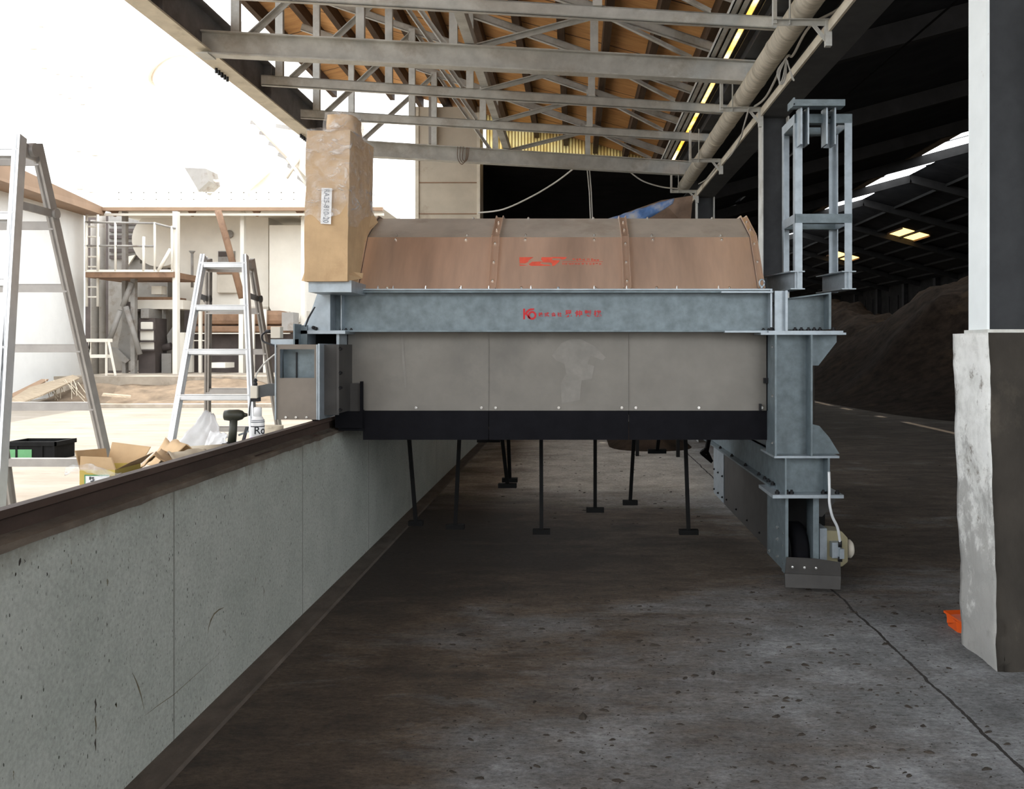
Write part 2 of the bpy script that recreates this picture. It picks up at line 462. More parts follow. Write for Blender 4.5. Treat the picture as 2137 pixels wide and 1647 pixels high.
def plaster_mat():
    m, nt, b = new_mat('flaking whitewashed concrete')
    v = coords(nt, (1, 1, 1), True)
    col = ramp(nt, noise_tex(nt, v, 5, 8, 0.7), [(0.3, (0.50, 0.50, 0.47)), (0.55, (0.78, 0.78, 0.75)), (0.8, (0.86, 0.86, 0.84))])
    f = ramp(nt, noise_tex(nt, v, 8, 8, 0.75), [(0.55, (0, 0, 0)), (0.66, (0.9, 0.9, 0.9))])
    col = mixc(nt, col, (0.19, 0.165, 0.135), f)
    sp = nt.nodes.new('ShaderNodeSeparateXYZ')
    nt.links.new(v, sp.inputs[0])
    ma = nd(nt, 'ShaderNodeMath', operation='MULTIPLY_ADD')
    nt.links.new(sp.outputs[2], ma.inputs[0])
    ma.inputs[1].default_value = -0.26
    nt.links.new(noise_tex(nt, coords(nt, (1, 1, 0.8), True), 4.5, 9, 0.75), ma.inputs[2])
    col = mixc(nt, col, (0.37, 0.365, 0.345), ramp(nt, ma.outputs[0], [(0.26, (0, 0, 0)), (0.36, (0.85, 0.85, 0.85))]))
    nt.links.new(col, b.inputs['Base Color'])
    b.inputs['Roughness'].default_value = 0.9
    bump(nt, b, noise_tex(nt, v, 20, 8, 0.7), 0.5, 0.02)
    return m


M['conc_wall'] = concrete_wall_mat()
M['floor'] = floor_mat()
M['ply'] = plywood_mat()
M['yard'] = yard_mat()
M['gable'] = corrugated_translucent()
M['film'] = film_mat()
M['amber_sheet'] = plain_translucent()
M['plaster'] = plaster_mat()
M['pillar_dark'] = mat('stained shaded concrete', (0.034, 0.029, 0.023), 0.95, 0, 0.35, 4, (1, 1, 0.6), 0.5, dirt=(0.085, 0.072, 0.055), dirt_amt=0.3, dirt_scale=2.5)  # real dark stain, plus shade away from the whitewashed side painted in
M['pier'] = mat('beige pier panels', (0.46, 0.41, 0.33), 0.8, 0, 0.10, 2.5, bmp=0.05, dirt=(0.30, 0.24, 0.17), dirt_amt=0.25)


# ------------------------------------------------------------------ mesh builder
class MB:
    def __init__(self):
        self.bm = bmesh.new()

    def poly(self, pts):
        vs = [self.bm.verts.new(p) for p in pts]
        return self.bm.faces.new(vs)

    def hexa(self, c):
        vs = [self.bm.verts.new(p) for p in c]
        for f in ((0, 3, 2, 1), (4, 5, 6, 7), (0, 1, 5, 4), (1, 2, 6, 5), (2, 3, 7, 6), (3, 0, 4, 7)):
            self.bm.faces.new([vs[i] for i in f])
        return self

    def box(self, x0, x1, y0, y1, z0, z1):
        return self.hexa([(x0, y0, z0), (x1, y0, z0), (x1, y1, z0), (x0, y1, z0),
                          (x0, y0, z1), (x1, y0, z1), (x1, y1, z1), (x0, y1, z1)])

    def frame(self, a, b, up=(0, 0, 1)):
        a, b, up = Vector(a), Vector(b), Vector(up)
        d = (b - a).normalized()
        s = d.cross(up)
        if s.length < 1e-4:
            s = d.cross(Vector((0, 1, 0)))
        s.normalize()
        u = s.cross(d).normalized()
        return a, b, s, u

    def bar(self, a, b, w, h, up=(0, 0, 1), so=0.0, uo=0.0):
        """square bar from a to b, w across, h along 'up'; so / uo shift the section"""
        a, b, s, u = self.frame(a, b, up)
        o = s * so + u * uo
        a, b = a + o, b + o
        s, u = s * w / 2, u * h / 2
        return self.hexa([a - s - u, a + s - u, b + s - u, b - s - u, a - s + u, a + s + u, b + s + u, b - s + u])

    def ibeam(self, a, b, h, w, tf=0.014, tw=0.01, up=(0, 0, 1)):
        self.bar(a, b, w, tf, up, 0, h / 2 - tf / 2)
        self.bar(a, b, w, tf, up, 0, -h / 2 + tf / 2)
        self.bar(a, b, tw, h - 2 * tf, up)
        return self

    def angle(self, a, b, l, t=0.008, up=(0, 0, 1), sx=1, su=1):
        self.bar(a, b, l, t, up, sx * l / 2, su * t / 2)
        self.bar(a, b, t, l, up, sx * t / 2, su * l / 2)
        return self

    def channel(self, a, b, h, w, t=0.008, up=(0, 0, 1), sx=1):
        self.bar(a, b, t, h, up, sx * t / 2)
        self.bar(a, b, w, t, up, sx * w / 2, h / 2 - t / 2)
        self.bar(a, b, w, t, up, sx * w / 2, -h / 2 + t / 2)
        return self

    def prism(self, pts, vec):
        vec = Vector(vec)
        a = [self.bm.verts.new(p) for p in pts]
        b = [self.bm.verts.new(Vector(p) + vec) for p in pts]
        n = len(a)
        self.bm.faces.new(a)
        self.bm.faces.new(b[::-1])
        for i in range(n):
            self.bm.faces.new([a[i], b[i], b[(i + 1) % n], a[(i + 1) % n]])
        return self

    def tube(self, pts, r, n=8, cap=True, r2=None):
        pts = [Vector(p) for p in pts]
        rings = []
        ref = None
        for i, p in enumerate(pts):
            d = (pts[min(i + 1, len(pts) - 1)] - pts[max(i - 1, 0)]).normalized()
            if ref is None:
                ref = d.orthogonal().normalized()
            ref = (ref - d * ref.dot(d)).normalized()
            q = d.cross(ref)
            rr = r if r2 is None else r + (r2 - r) * i / (len(pts) - 1)
            rings.append([self.bm.verts.new(p + (ref * math.cos(2 * math.pi * k / n) + q * math.sin(2 * math.pi * k / n)) * rr) for k in range(n)])
        for a, b in zip(rings, rings[1:]):
            for k in range(n):
                f = self.bm.faces.new([a[k], a[(k + 1) % n], b[(k + 1) % n], b[k]])
                f.smooth = n > 6
        if cap:
            self.bm.faces.new(rings[0][::-1])
            self.bm.faces.new(rings[-1])
        return self

    def lathe(self, prof, c, axis=(0, 0, 1), n=20):
        """prof: list of (radius, height along axis)"""
        axis = Vector(axis).normalized()
        ref = axis.orthogonal().normalized()
        q = axis.cross(ref)
        c = Vector(c)
        rings = []
        for r, h in prof:
            rings.append([self.bm.verts.new(c + axis * h + (ref * math.cos(2 * math.pi * k / n) + q * math.sin(2 * math.pi * k / n)) * max(r, 1e-4)) for k in range(n)])
        for a, b in zip(rings, rings[1:]):
            for k in range(n):
                f = self.bm.faces.new([a[k], a[(k + 1) % n], b[(k + 1) % n], b[k]])
                f.smooth = True
        self.bm.faces.new(rings[0][::-1])
        self.bm.faces.new(rings[-1])
        return self

    def cyl(self, a, b, r, n=16):
        return self.tube([a, b], r, n)

    def grid(self, fn, nu, nv):
        vs = [[self.bm.verts.new(fn(i / nu, j / nv)) for j in range(nv + 1)] for i in range(nu + 1)]
        for i in range(nu):
            for j in range(nv):
                f = self.bm.faces.new([vs[i][j], vs[i + 1][j], vs[i + 1][j + 1], vs[i][j + 1]])
                f.smooth = True
        return self

    def build(self, name, material, parent=None, bevel=0.0, smooth=False, solid=0.0, origin=None):
        bm = self.bm
        bmesh.ops.recalc_face_normals(bm, faces=bm.faces[:])
        me = bpy.data.meshes.new(name)
        if parent is None:
            xs = [v.co for v in bm.verts]
            org = origin or Vector(((min(v.x for v in xs) + max(v.x for v in xs)) / 2,
                                    (min(v.y for v in xs) + max(v.y for v in xs)) / 2, min(v.z for v in xs)))
        else:
            org = world_org(parent)
        bmesh.ops.translate(bm, verts=bm.verts[:], vec=-Vector(org))
        if smooth:
            for f in bm.faces:
                f.smooth = True
        bm.to_mesh(me)
        bm.free()
        mats = material if isinstance(material, (list, tuple)) else [material]
        for k in mats:
            me.materials.append(M[k] if isinstance(k, str) else k)
        o = bpy.data.objects.new(name, me)
        COL.objects.link(o)
        if parent is None:
            o.location = org
        else:
            o.parent = parent
        if solid:
            s = o.modifiers.new('thickness', 'SOLIDIFY')
            s.thickness = solid
            s.offset = 0
        if bevel:
            bv = o.modifiers.new('bevel', 'BEVEL')
            bv.width = bevel
            bv.segments = 2
            bv.limit_method = 'ANGLE'
        return o


def world_org(o):
    v = Vector(o.location)
    while o.parent:
        o = o.parent
        v += Vector(o.location)
    return v


def tag(o, label, cat, group=None, kind=None):
    o['label'] = label
    o['category'] = cat
    if group:
        o['group'] = group
    if kind:
        o['kind'] = kind
    return o


def thing(name, label, cat, loc, group=None):
    o = bpy.data.objects.new(name, None)
    o.empty_display_size = 0.1
    COL.objects.link(o)
    o.location = loc
    return tag(o, label, cat, group)


def struct(o):
    o['kind'] = 'structure'
    return o


def scatter(name, mesh_mb, material, pts, parent):
    """one small part repeated under a parent, sharing mesh data; mesh is built about the origin"""
    me = bpy.data.meshes.new(name)
    bmesh.ops.recalc_face_normals(mesh_mb.bm, faces=mesh_mb.bm.faces[:])
    mesh_mb.bm.to_mesh(me)
    mesh_mb.bm.free()
    me.materials.append(M[material])
    org = world_org(parent)
    for p in pts:
        o = bpy.data.objects.new(name, me)
        COL.objects.link(o)
        o.parent = parent
        o.location = Vector(p) - org


def hexbolt(r=0.010, h=0.010, axis=(0, -1, 0)):
    a = Vector(axis).normalized()
    mb = MB()
    mb.tube([-a * h * 0.2, a * h], r, 6)
    mb.tube([a * h, a * h * 1.7], r * 0.55, 6)
    return mb


def text_mesh(body, size, thick=0.001, bold=0.0):
    """flat lettering mesh in the XZ plane facing -Y, centred on x=0,z=0"""
    cu = bpy.data.curves.new('lettering', 'FONT')
    cu.body = body
    cu.size = size
    cu.extrude = thick
    cu.offset = bold
    cu.resolution_u = 3
    cu.align_x = 'CENTER'
    cu.align_y = 'CENTER'
    o = bpy.data.objects.new('lettering', cu)
    COL.objects.link(o)
    dg = bpy.context.evaluated_depsgraph_get()
    me = bpy.data.meshes.new_from_object(o.evaluated_get(dg))
    bpy.data.objects.remove(o)
    me.transform(Matrix.Rotation(R(90), 4, 'X'))
    xs = [v.co.x for v in me.vertices]
    zs = [v.co.z for v in me.vertices]
    return me, (min(xs), max(xs), min(zs), max(zs))


def lettering(name, body, p, width, height, material, parent, rot=None, thick=0.0008, bold=0.0, curve_r=None):
    me, (x0, x1, z0, z1) = text_mesh(body, 1.0, 0.01, bold)
    sx, sz = width / (x1 - x0), height / (z1 - z0)
    for v in me.vertices:
        v.co = Vector(((v.co.x - (x0 + x1) / 2) * sx, v.co.y * thick / 0.01, (v.co.z - (z0 + z1) / 2) * sz))
    if curve_r:
        for v in me.vertices:
            a = v.co.x / curve_r
            rr = curve_r - v.co.y
            v.co = Vector((math.sin(a) * rr, -math.cos(a) * rr, v.co.z))
    if rot:
        me.transform(rot)
    me.materials.append(M[material])
    o = bpy.data.objects.new(name, me)
    COL.objects.link(o)
    o.parent = parent
    o.location = Vector(p) - world_org(parent)
    return o


# ================================================================== SETTING
# floor of the shed and hall, and the yard outside at the same level
mb = MB(); mb.box(-1.75, 20.5, -6, 76, -0.2, 0)
struct(mb.build('floor', 'floor'))
mb = MB(); mb.box(-60, -1.76, -6, 90, -0.2, -0.004)
struct(mb.build('floor_yard', 'yard'))

# low concrete wall with a crane rail on top
WX, WT = -1.62, 1.034
mb = MB(); mb.box(-1.98, WX, -5, 15.6, 0, WT)
wall_left = struct(mb.build('wall_left', 'conc_wall'))
# ragged grout bed under the rail
mb = MB()
N = 220
def gx(i):
    return -5 + 20.5 * i / N
top, bot, out = [], [], []
for i in range(N + 1):
    y = gx(i)
    n = noise.noise(Vector((y * 2.3, 0, 0))) * 0.5 + noise.noise(Vector((y * 7.1, 3, 0))) * 0.4
    bot.append(mb.bm.verts.new((WX + 0.006 + 0.004 * n, y, WT - 0.012 - 0.028 * abs(n))))
    out.append(mb.bm.verts.new((WX + 0.004 + 0.012 * n, y, WT + 0.008 + 0.012 * n)))
    top.append(mb.bm.verts.new((WX - 0.05, y, WT + 0.026 + 0.008 * n)))
for i in range(N):
    mb.bm.faces.new([bot[i], bot[i + 1], out[i + 1], out[i]])
    mb.bm.faces.new([out[i], out[i + 1], top[i + 1], top[i]])
mb.build('grout_bed', 'grout', wall_left)


def on_wall(px, py):
    d = 1.62 * F / (VX - px)
    return Vector((WX + 0.0012, d, CH - (py - VY) * d / F))


def stain(pts, wid, m):
    mb = MB()
    ps = [on_wall(*p) for p in pts]
    k = len(ps)
    up_, dn_ = [], []
    for i, p in enumerate(ps):
        d = (ps[min(i + 1, k - 1)] - ps[max(i - 1, 0)]).normalized()
        q = Vector((0, -d.z, d.y))
        w_ = wid * math.sin(math.pi * (i + 0.35) / (k - 0.3)) * (0.8 + 0.5 * noise.noise(p * 40))
        up_.append(mb.bm.verts.new(p + q * w_)); dn_.append(mb.bm.verts.new(p - q * w_))
    for i in range(k - 1):
        mb.bm.faces.new([up_[i], up_[i + 1], dn_[i + 1], dn_[i]])
    mb.build('stain', m, wall_left)


for pts, wid, m in (
        ([(199, 1458), (198, 1464), (200, 1472), (198, 1480), (199, 1488)], 0.006, 'clod'),
        ([(199, 1494), (198, 1500), (200, 1515), (199, 1532)], 0.005, 'stain_brown'),
        ([(199, 1542), (198, 1550), (199, 1558), (199, 1567)], 0.005, 'clod'),
        ([(433, 1323), (435, 1310), (439, 1296), (446, 1282), (456, 1273), (467, 1268)], 0.006, 'stain_brown'),
        ([(276, 1405), (283, 1420), (289, 1436), (295, 1456), (300, 1480)], 0.004, 'stain_brown'),
        ([(242, 1474), (241, 1468), (243, 1476)], 0.006, 'stain_brown'),
        ([(42, 1165), (41, 1172), (39, 1181)], 0.006, 'clod'), ([(50, 1168), (52, 1172), (50, 1175)], 0.003, 'clod'),
        ([(32, 1195), (32, 1199), (31, 1203)], 0.004, 'clod'), ([(97, 1195), (98, 1199), (97, 1203)], 0.004, 'clod'),
        ([(340, 1072), (341, 1077), (340, 1081)], 0.005, 'clod'), ([(327, 1115), (326, 1119), (327, 1124)], 0.004, 'clod'),
        ([(470, 1033), (468, 1038), (469, 1043)], 0.004, 'clod'), ([(352, 1163), (353, 1167), (352, 1172)], 0.004, 'clod'),
        ([(532, 1203), (533, 1210), (532, 1220)], 0.003, 'stain_brown'), ([(550, 1226), (551, 1234), (550, 1244)], 0.004, 'stain_brown'),
        ([(204, 1288), (204, 1293), (203, 1297)], 0.003, 'clod'), ([(222, 1300), (223, 1304), (222, 1307)], 0.003, 'clod'),
        ([(300, 1495), (330, 1472), (362, 1450), (400, 1416), (455, 1366)], 0.0018, 'stain_brown')):
    stain(pts, wid, m)


mb = MB()
zt = 1.133
prof = [(-1.645, zt), (-1.685, zt), (-1.690, zt - 0.022), (-1.680, zt - 0.034), (-1.680, zt - 0.078), (-1.740, zt - 0.088), (-1.740, WT + 0.002),
        (-1.626, WT + 0.002), (-1.628, zt - 0.088), (-1.664, zt - 0.078), (-1.664, zt - 0.034), (-1.638, zt - 0.022)]
mb.prism([(x, -5, z) for x, z in prof], (0, 20.3, 0))
rail = mb.build('crane_rail', 'rail')
tag(rail, 'rusty brown steel rail running along the top of the low concrete wall', 'rail')

# low skirting strip of old concrete at the wall foot
mb = MB(); mb.prism([(WX, -5, 0.0), (WX + 0.13, -5, 0.0), (WX + 0.12, -5, 0.012), (WX, -5, 0.018)], (0, 20.4, 0))
struct(mb.build('trim_1', 'trim_dark'))

# timber roof of the lane shed
ZR = lambda x: CH + 5.12 + (x + 4.16) * -0.272 if x > -4.16 else CH + 5.12 + (x + 4.16) * 0.26
mb = MB()
for x0, x1 in ((-4.16, 1.72), (-4.75, -4.16)):
    mb.hexa([(x0, -4, ZR(x0)), (x1, -4, ZR(x1)), (x1, 16.6, ZR(x1)), (x0, 16.6, ZR(x0)),
             (x0, -4, ZR(x0) + .05), (x1, -4, ZR(x1) + .05), (x1, 16.6, ZR(x1) + .05), (x0, 16.6, ZR(x0) + .05)])
ceiling = struct(mb.build('ceiling', 'ply'))
px_ = -4.62
while px_ < 1.6:
    mb = MB()
    z = ZR(px_) - 0.004
    mb.box(px_ - 0.045, px_ + 0.045, -4, 16.55, z - 0.19, z)
    mb.build('purlin', 'wood_dark', ceiling)
    px_ += 0.555

# far gable: translucent sheets over a dark opening, beige pier on the left
GY = 16.4
mb = MB()
mb.prism([(-1.7, GY, CH + 3.50), (1.72, GY, CH + 3.50), (1.72, GY, CH + 3.51), (-1.7, GY, CH + 4.44)], (0, 0.012, 0))
struct(mb.build('window_1', 'gable'))
mb = MB()
mb.box(-2.92, -1.75, 15.75, 16.35, 0, 6.0)
pier = struct(mb.build('wall_back', 'pier'))
for k, z in enumerate((5.2, 4.62, 4.05, 3.46, 2.9)):
    mb = MB(); mb.box(-2.925, -1.745, 15.738, 15.76, z - 0.012, z + 0.004)
    mb.build('panel_joint', 'brown_steel', pier)
mb = MB(); mb.box(-2.925, -2.86, 15.73, 15.80, 0, 6.0)
mb.box(-1.80, -1.742, 15.73, 15.80, 0, 6.0)
mb.build('corner_strip', 'cream_steel', pier)
mb = MB(); mb.box(-2.66, -2.56, 15.62, 15.74, 5.30, 6.6)
mb.build('pilaster', 'plant_grey', pier)
# dark room behind the opening
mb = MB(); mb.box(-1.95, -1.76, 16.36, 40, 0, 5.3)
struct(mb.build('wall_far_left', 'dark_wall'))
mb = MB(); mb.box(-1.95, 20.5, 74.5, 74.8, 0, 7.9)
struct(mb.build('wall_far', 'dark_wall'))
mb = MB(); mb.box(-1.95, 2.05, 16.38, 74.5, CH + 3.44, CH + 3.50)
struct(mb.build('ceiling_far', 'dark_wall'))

# big dark hall on the right
HR = lambda x: CH + 3.45 + 0.27 * (x - 1.80) if x < 11.9 else CH + 3.45 + 0.27 * 10.1 - 0.27 * (x - 11.9)
mb = MB()
SL = 4.62
for x0, x1, y0, y1 in ((1.89, SL, -3, 74.8), (SL + .16, 11.9, -3, 74.8), (11.9, 20.6, -3, 74.8), (SL, SL + .16, -3, 17.6), (SL, SL + .16, 20.7, 21.8), (SL, SL + .16, 22.3, 24.2), (SL, SL + .16, 25.0, 25.6), (SL, SL + .16, 27.6, 74.8)):
    mb.hexa([(x0, y0, HR(x0)), (x1, y0, HR(x1)), (x1, y1, HR(x1)), (x0, y1, HR(x0)),
             (x0, y0, HR(x0) + .06), (x1, y0, HR(x1) + .06), (x1, y1, HR(x1) + .06), (x0, y1, HR(x0) + .06)])
for x0 in (SL - 0.02, SL + .16):
    z0 = HR(x0) + .05
    mb.prism([(x0, 17.4, z0), (x0 + .02, 17.4, z0), (x0 + .02 - .409 * .7, 17.4, z0 + .7), (x0 - .409 * .7, 17.4, z0 + .7)], (0, 10.4, 0))
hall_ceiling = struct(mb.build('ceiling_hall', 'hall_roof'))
for y in range(6, 74, 5):
    mb = MB()
    for x0, x1 in ((2.3, 11.9), (11.9, 20.4)):
        mb.bar((x0, y - 0.3, HR(x0) - 0.16), (x1, y - 0.3, HR(x1) - 0.16), 0.16, 0.28)
    mb.build('rafter', 'hall_beam', hall_ceiling)
for k in range(7):
    x = 13.2 + k * 1.05
    mb = MB(); mb.box(x - 0.05, x + 0.05, 4, 74, HR(x) - 0.1, HR(x) - 0.004)
    mb.build('purlin', 'hall_beam', hall_ceiling)
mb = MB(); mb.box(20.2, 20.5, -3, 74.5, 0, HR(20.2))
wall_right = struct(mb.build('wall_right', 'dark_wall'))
for k in range(9):
    mb = MB(); mb.box(19.95, 20.2, 34 + k * 4.6, 34.35 + k * 4.6, 0, HR(20.2) - 0.05)
    mb.build('wall_post', 'hall_beam', wall_right)
mb = MB()
for k in range(24):
    mb.box(20.12, 20.2, 34 + k * 1.53, 34.05 + k * 1.53, 2.6, 4.9)
mb.build('cladding_rib', 'hall_beam', wall_right)
for k, (y0, y1) in enumerate(((44.6, 46.6), (64.0, 65.2), (66.0, 68.6))):
    mb = MB(); mb.box(20.14, 20.19, y0, y1, 3.62, 3.98)
    struct(mb.build('window_%d' % (k + 2), 'amber_window'))
mb = MB(); mb.box(-60, 60, -60, -6, -0.2, -0.004)
struct(mb.build('floor_apron', 'yard'))
mb = MB(); mb.box(-14, 4.5, -17, -16, 0, 7.0)
struct(mb.build('sky_blocker', 'plant_grey'))  # unseen block added to cut the sky light reaching under the machine

# amber translucent strip in the gap between the two roofs
mb = MB()
mb.box(1.785, 1.85, -4, 16.4, CH + 3.50, CH + 3.51)
struct(mb.build('window_5', 'amber_sheet'))
mb = MB(); mb.box(1.71, 1.785, -4, 16.4, CH + 3.49, CH + 3.51); mb.box(1.85, 1.90, -4, 16.4, CH + 3.49, CH + 3.51)
mb.build('trim_2', 'dark_steel')['kind'] = 'structure'

# ridge roof lights of the hall: white sheets in pairs
mbx = 11.25
for k in range(16):
    y = 21.6 + k * 2.52
    mb = MB()
    x0, x1 = mbx - 0.95, mbx + 0.60
    for a, b in ((0.0, 1.0), (1.12, 2.12)):
        mb.hexa([(x0, y + a, HR(x0) - .03), (x1, y + a, HR(x1) - .03), (x1, y + b, HR(x1) - .03), (x0, y + b, HR(x0) - .03),
                 (x0, y + a, HR(x0) - .01), (x1, y + a, HR(x1) - .01), (x1, y + b, HR(x1) - .01), (x0, y + b, HR(x0) - .01)])
    o = mb.build('roof_light', 'skylight')
    tag(o, 'white glowing roof light in the long row under the dark hall ridge', 'skylight', 'white ridge skylights of the hall')
mb = MB()
for k in range(8):
    y = 22.5 + k * 5
    x0, x1 = mbx - 1.5, mbx - 1.05
    mb.hexa([(x0, y, HR(x0) - .05), (x1, y, HR(x1) - .05), (x1, y + 3, HR(x1) - .05), (x0, y + 3, HR(x0) - .05),
             (x0, y, HR(x0) - .02), (x1, y, HR(x1) - .02), (x1, y + 3, HR(x1) - .02), (x0, y + 3, HR(x0) - .02)])
mb.build('ridge_strip', 'wood_grey', hall_ceiling)
for lab, y in (('nearest of the amber roof lights, partly behind the white column', 30.9),
               ('middle amber roof light on the far slope of the dark hall', 39.8),
               ('farthest amber roof light, seen through the galvanized tower', 49.4)):
    t = thing('roof_window', lab, 'skylight', (15.3, y, HR(15.3)), 'amber roof lights on the far slope')
    for x0, x1 in ((14.72, 15.25), (15.32, 15.9)):
        mb = MB()
        mb.hexa([(x0, y - 1.0, HR(x0) - .03), (x1, y - 1.0, HR(x1) - .03), (x1, y + 1.0, HR(x1) - .03), (x0, y + 1.0, HR(x0) - .03),
                 (x0, y - 1.0, HR(x0) - .01), (x1, y - 1.0, HR(x1) - .01), (x1, y + 1.0, HR(x1) - .01), (x0, y + 1.0, HR(x0) - .01)])
        mb.build('pane', 'amber', t)
    mb = MB()
    for x in (14.68, 15.28, 15.94):
        mb.bar((x, y - 1.05, HR(x) - .05), (x, y + 1.05, HR(x) - .05), 0.05, 0.08)
    mb.build('window_frame', 'brown_steel', t)

# compost heap in the hall
def heap(u, v, x0, x1, y0, y1, h, seed):
    x = x0 + (x1 - x0) * u
    y = y0 + (y1 - y0) * v
    e = min(1, 4.2 * min(v, 1 - v)) * min(1, 2.4 * min(u, 1 - u) * 1.0 + 0.0)
    e = e * e * (3 - 2 * e)
    n = noise.fractal(Vector((x * 0.22 + seed, y * 0.16, 0)), 1.0, 2.0, 5)
    z = max(0, h * e * (0.85 + 0.35 * n)) + 0.06 * noise.noise(Vector((x * 2, y * 2, seed))) * e
    return (x, y, z - 0.02)
mb = MB(); mb.grid(lambda u, v: heap(u, v, 7.0, 19.8, 17, 56, 3.7, 1.3), 60, 90)
tag(mb.build('compost_heap', 'compost'), 'long dark brown compost heap along the right side of the hall', 'compost heap')
mb = MB(); mb.grid(lambda u, v: heap(u, v, 0.45, 1.98, 13.2, 16.2, 0.40, 5.1), 24, 24)
tag(mb.build('compost_heap', 'compost'), 'small dark compost heap on the lane floor behind the machine', 'compost heap')

# ================================================================== ROOF STEEL
CHORD = lambda x: CH + 3.30 + 0.271 * (1.46 - x)
TZ = CH + 3.03


def truss(label, Dr, skew, heavy, xl):
    xr = 1.98
    yy = lambda x: Dr - skew * (xr - x)
    t = thing('roof_truss', label, 'truss', (0, yy(0), TZ), 'grey steel roof trusses over the lane')
    mb = MB()
    if heavy:
        mb.ibeam((xl, yy(xl), TZ), (xr, yy(xr), TZ), 0.235, 0.13, 0.014, 0.012)
        ct = 0.10
    else:
        mb.channel((xl, yy(xl), TZ + 0.04), (xr, yy(xr), TZ + 0.04), 0.115, 0.06, 0.012, sx=-1)
        ct = 0.09
    mb.build('tie_beam', 'truss', t)
    mb = MB()
    xa = -4.1
    mb.channel((xa, yy(xa), CHORD(xa)), (1.60, yy(1.60), CHORD(1.60)), ct, 0.05, 0.012, sx=-1)
    mb.build('top_chord', 'truss', t)
    tb = TZ + (0.11 if heavy else 0.09)
    for x in (0.2, -1.27, -2.2, -3.4):
        mb = MB()
        mb.bar((x, yy(x), tb), (x, yy(x), CHORD(x)), 0.085, 0.06, (0, 1, 0))
        mb.build('post', 'truss', t)
    for (xt, xb) in ((0.17, 1.25), (0.23, -1.15), (-2.17, -1.38), (-2.23, -3.3)):
        mb = MB()
        a, b = Vector((xt, yy(xt) + 0.03, CHORD(xt) - 0.05)), Vector((xb, yy(xb) + 0.03, tb))
        mb.angle(a, b, 0.055, 0.01, (0, 1, 0), 1, -1)
        mb.build('brace', 'truss', t)
    if xl < -3.5 and heavy:
        mb = MB(); mb.box(xl - 0.02, xl + 0.10, yy(xl) - 0.10, yy(xl) + 0.10, TZ - 0.13, TZ - 0.118)
        mb.build('bearing_plate', 'truss', t)


truss('slim grey roof truss nearest the camera, cut by the top edge of the photo', 8.15, 0.15, False, -3.70)
truss('heavy grey roof truss with wide tie beam, the nearer of the two heavy ones', 9.5, 0.16, True, -3.72)
truss('slim grey roof truss right behind the nearer heavy truss', 11.1, 0.22, False, -3.60)
truss('slim grey roof truss second behind the nearer heavy truss', 12.6, 0.235, False, -3.60)
truss('heavy grey roof truss at the far end, tie beam before the beige pier', 14.6, 0.28, True, -3.60)

mb = MB()
a, b = (-1.09, 5.5, TZ + 0.165), (-1.09, 14.15, TZ + 0.165)
mb.box(-1.15, -1.052, 5.5, 14.1, TZ + 0.13, TZ + 0.142)
mb.box(-1.064, -1.052, 5.5, 14.1, TZ + 0.142, TZ + 0.25)
tag(mb.build('runner_angle', 'truss'), 'long grey steel angle lying across the tie beams towards the far gable', 'steel angle')

# dark eave girder on the yard side and its hidden rear column
mb = MB()
mb.box(-3.737, -3.723, 0.5, 14.0, CH + 2.968, CH + 3.372); mb.box(-3.83, -3.63, 0.5, 14.0, CH + 3.372, CH + 3.39)
gird = mb.build('eave_girder', 'girder')
mb = MB(); mb.box(-3.83, -3.63, 0.5, 14.0, CH + 2.95, CH + 2.968)
mb.build('lower_flange', 'cream_steel', gird)  # cream tone paints in light bounced up from the yard
tag(gird, 'dark heavy eave girder running back along the open yard side', 'girder')
for y in (4.9, 7.6, 10.3, 12.4):
    mb = MB(); mb.box(-3.72, -3.632, y - 0.012, y + 0.012, CH + 2.97, CH + 3.37)
    mb.build('stiffener', 'girder', gird)
mb = MB(); 
for y in (6.0, 9.1, 9.25, 11.9, 12.05):
    for dy in (0, 0.07, 0.14):
        mb.tube([(-3.79, y + dy, CH + 2.95), (-3.79, y + dy, CH + 2.90)], 0.016, 6)
mb.build('bolt_group', 'bolt_dark', gird)
mb = MB(); mb.ibeam((-3.73, 13.75, 0), (-3.73, 13.75, CH + 2.94), 0.2, 0.2, up=(1, 0, 0))
tag(mb.build('eave_column', 'girder'), 'dark steel column under the far end of the eave girder, behind the carton', 'column')

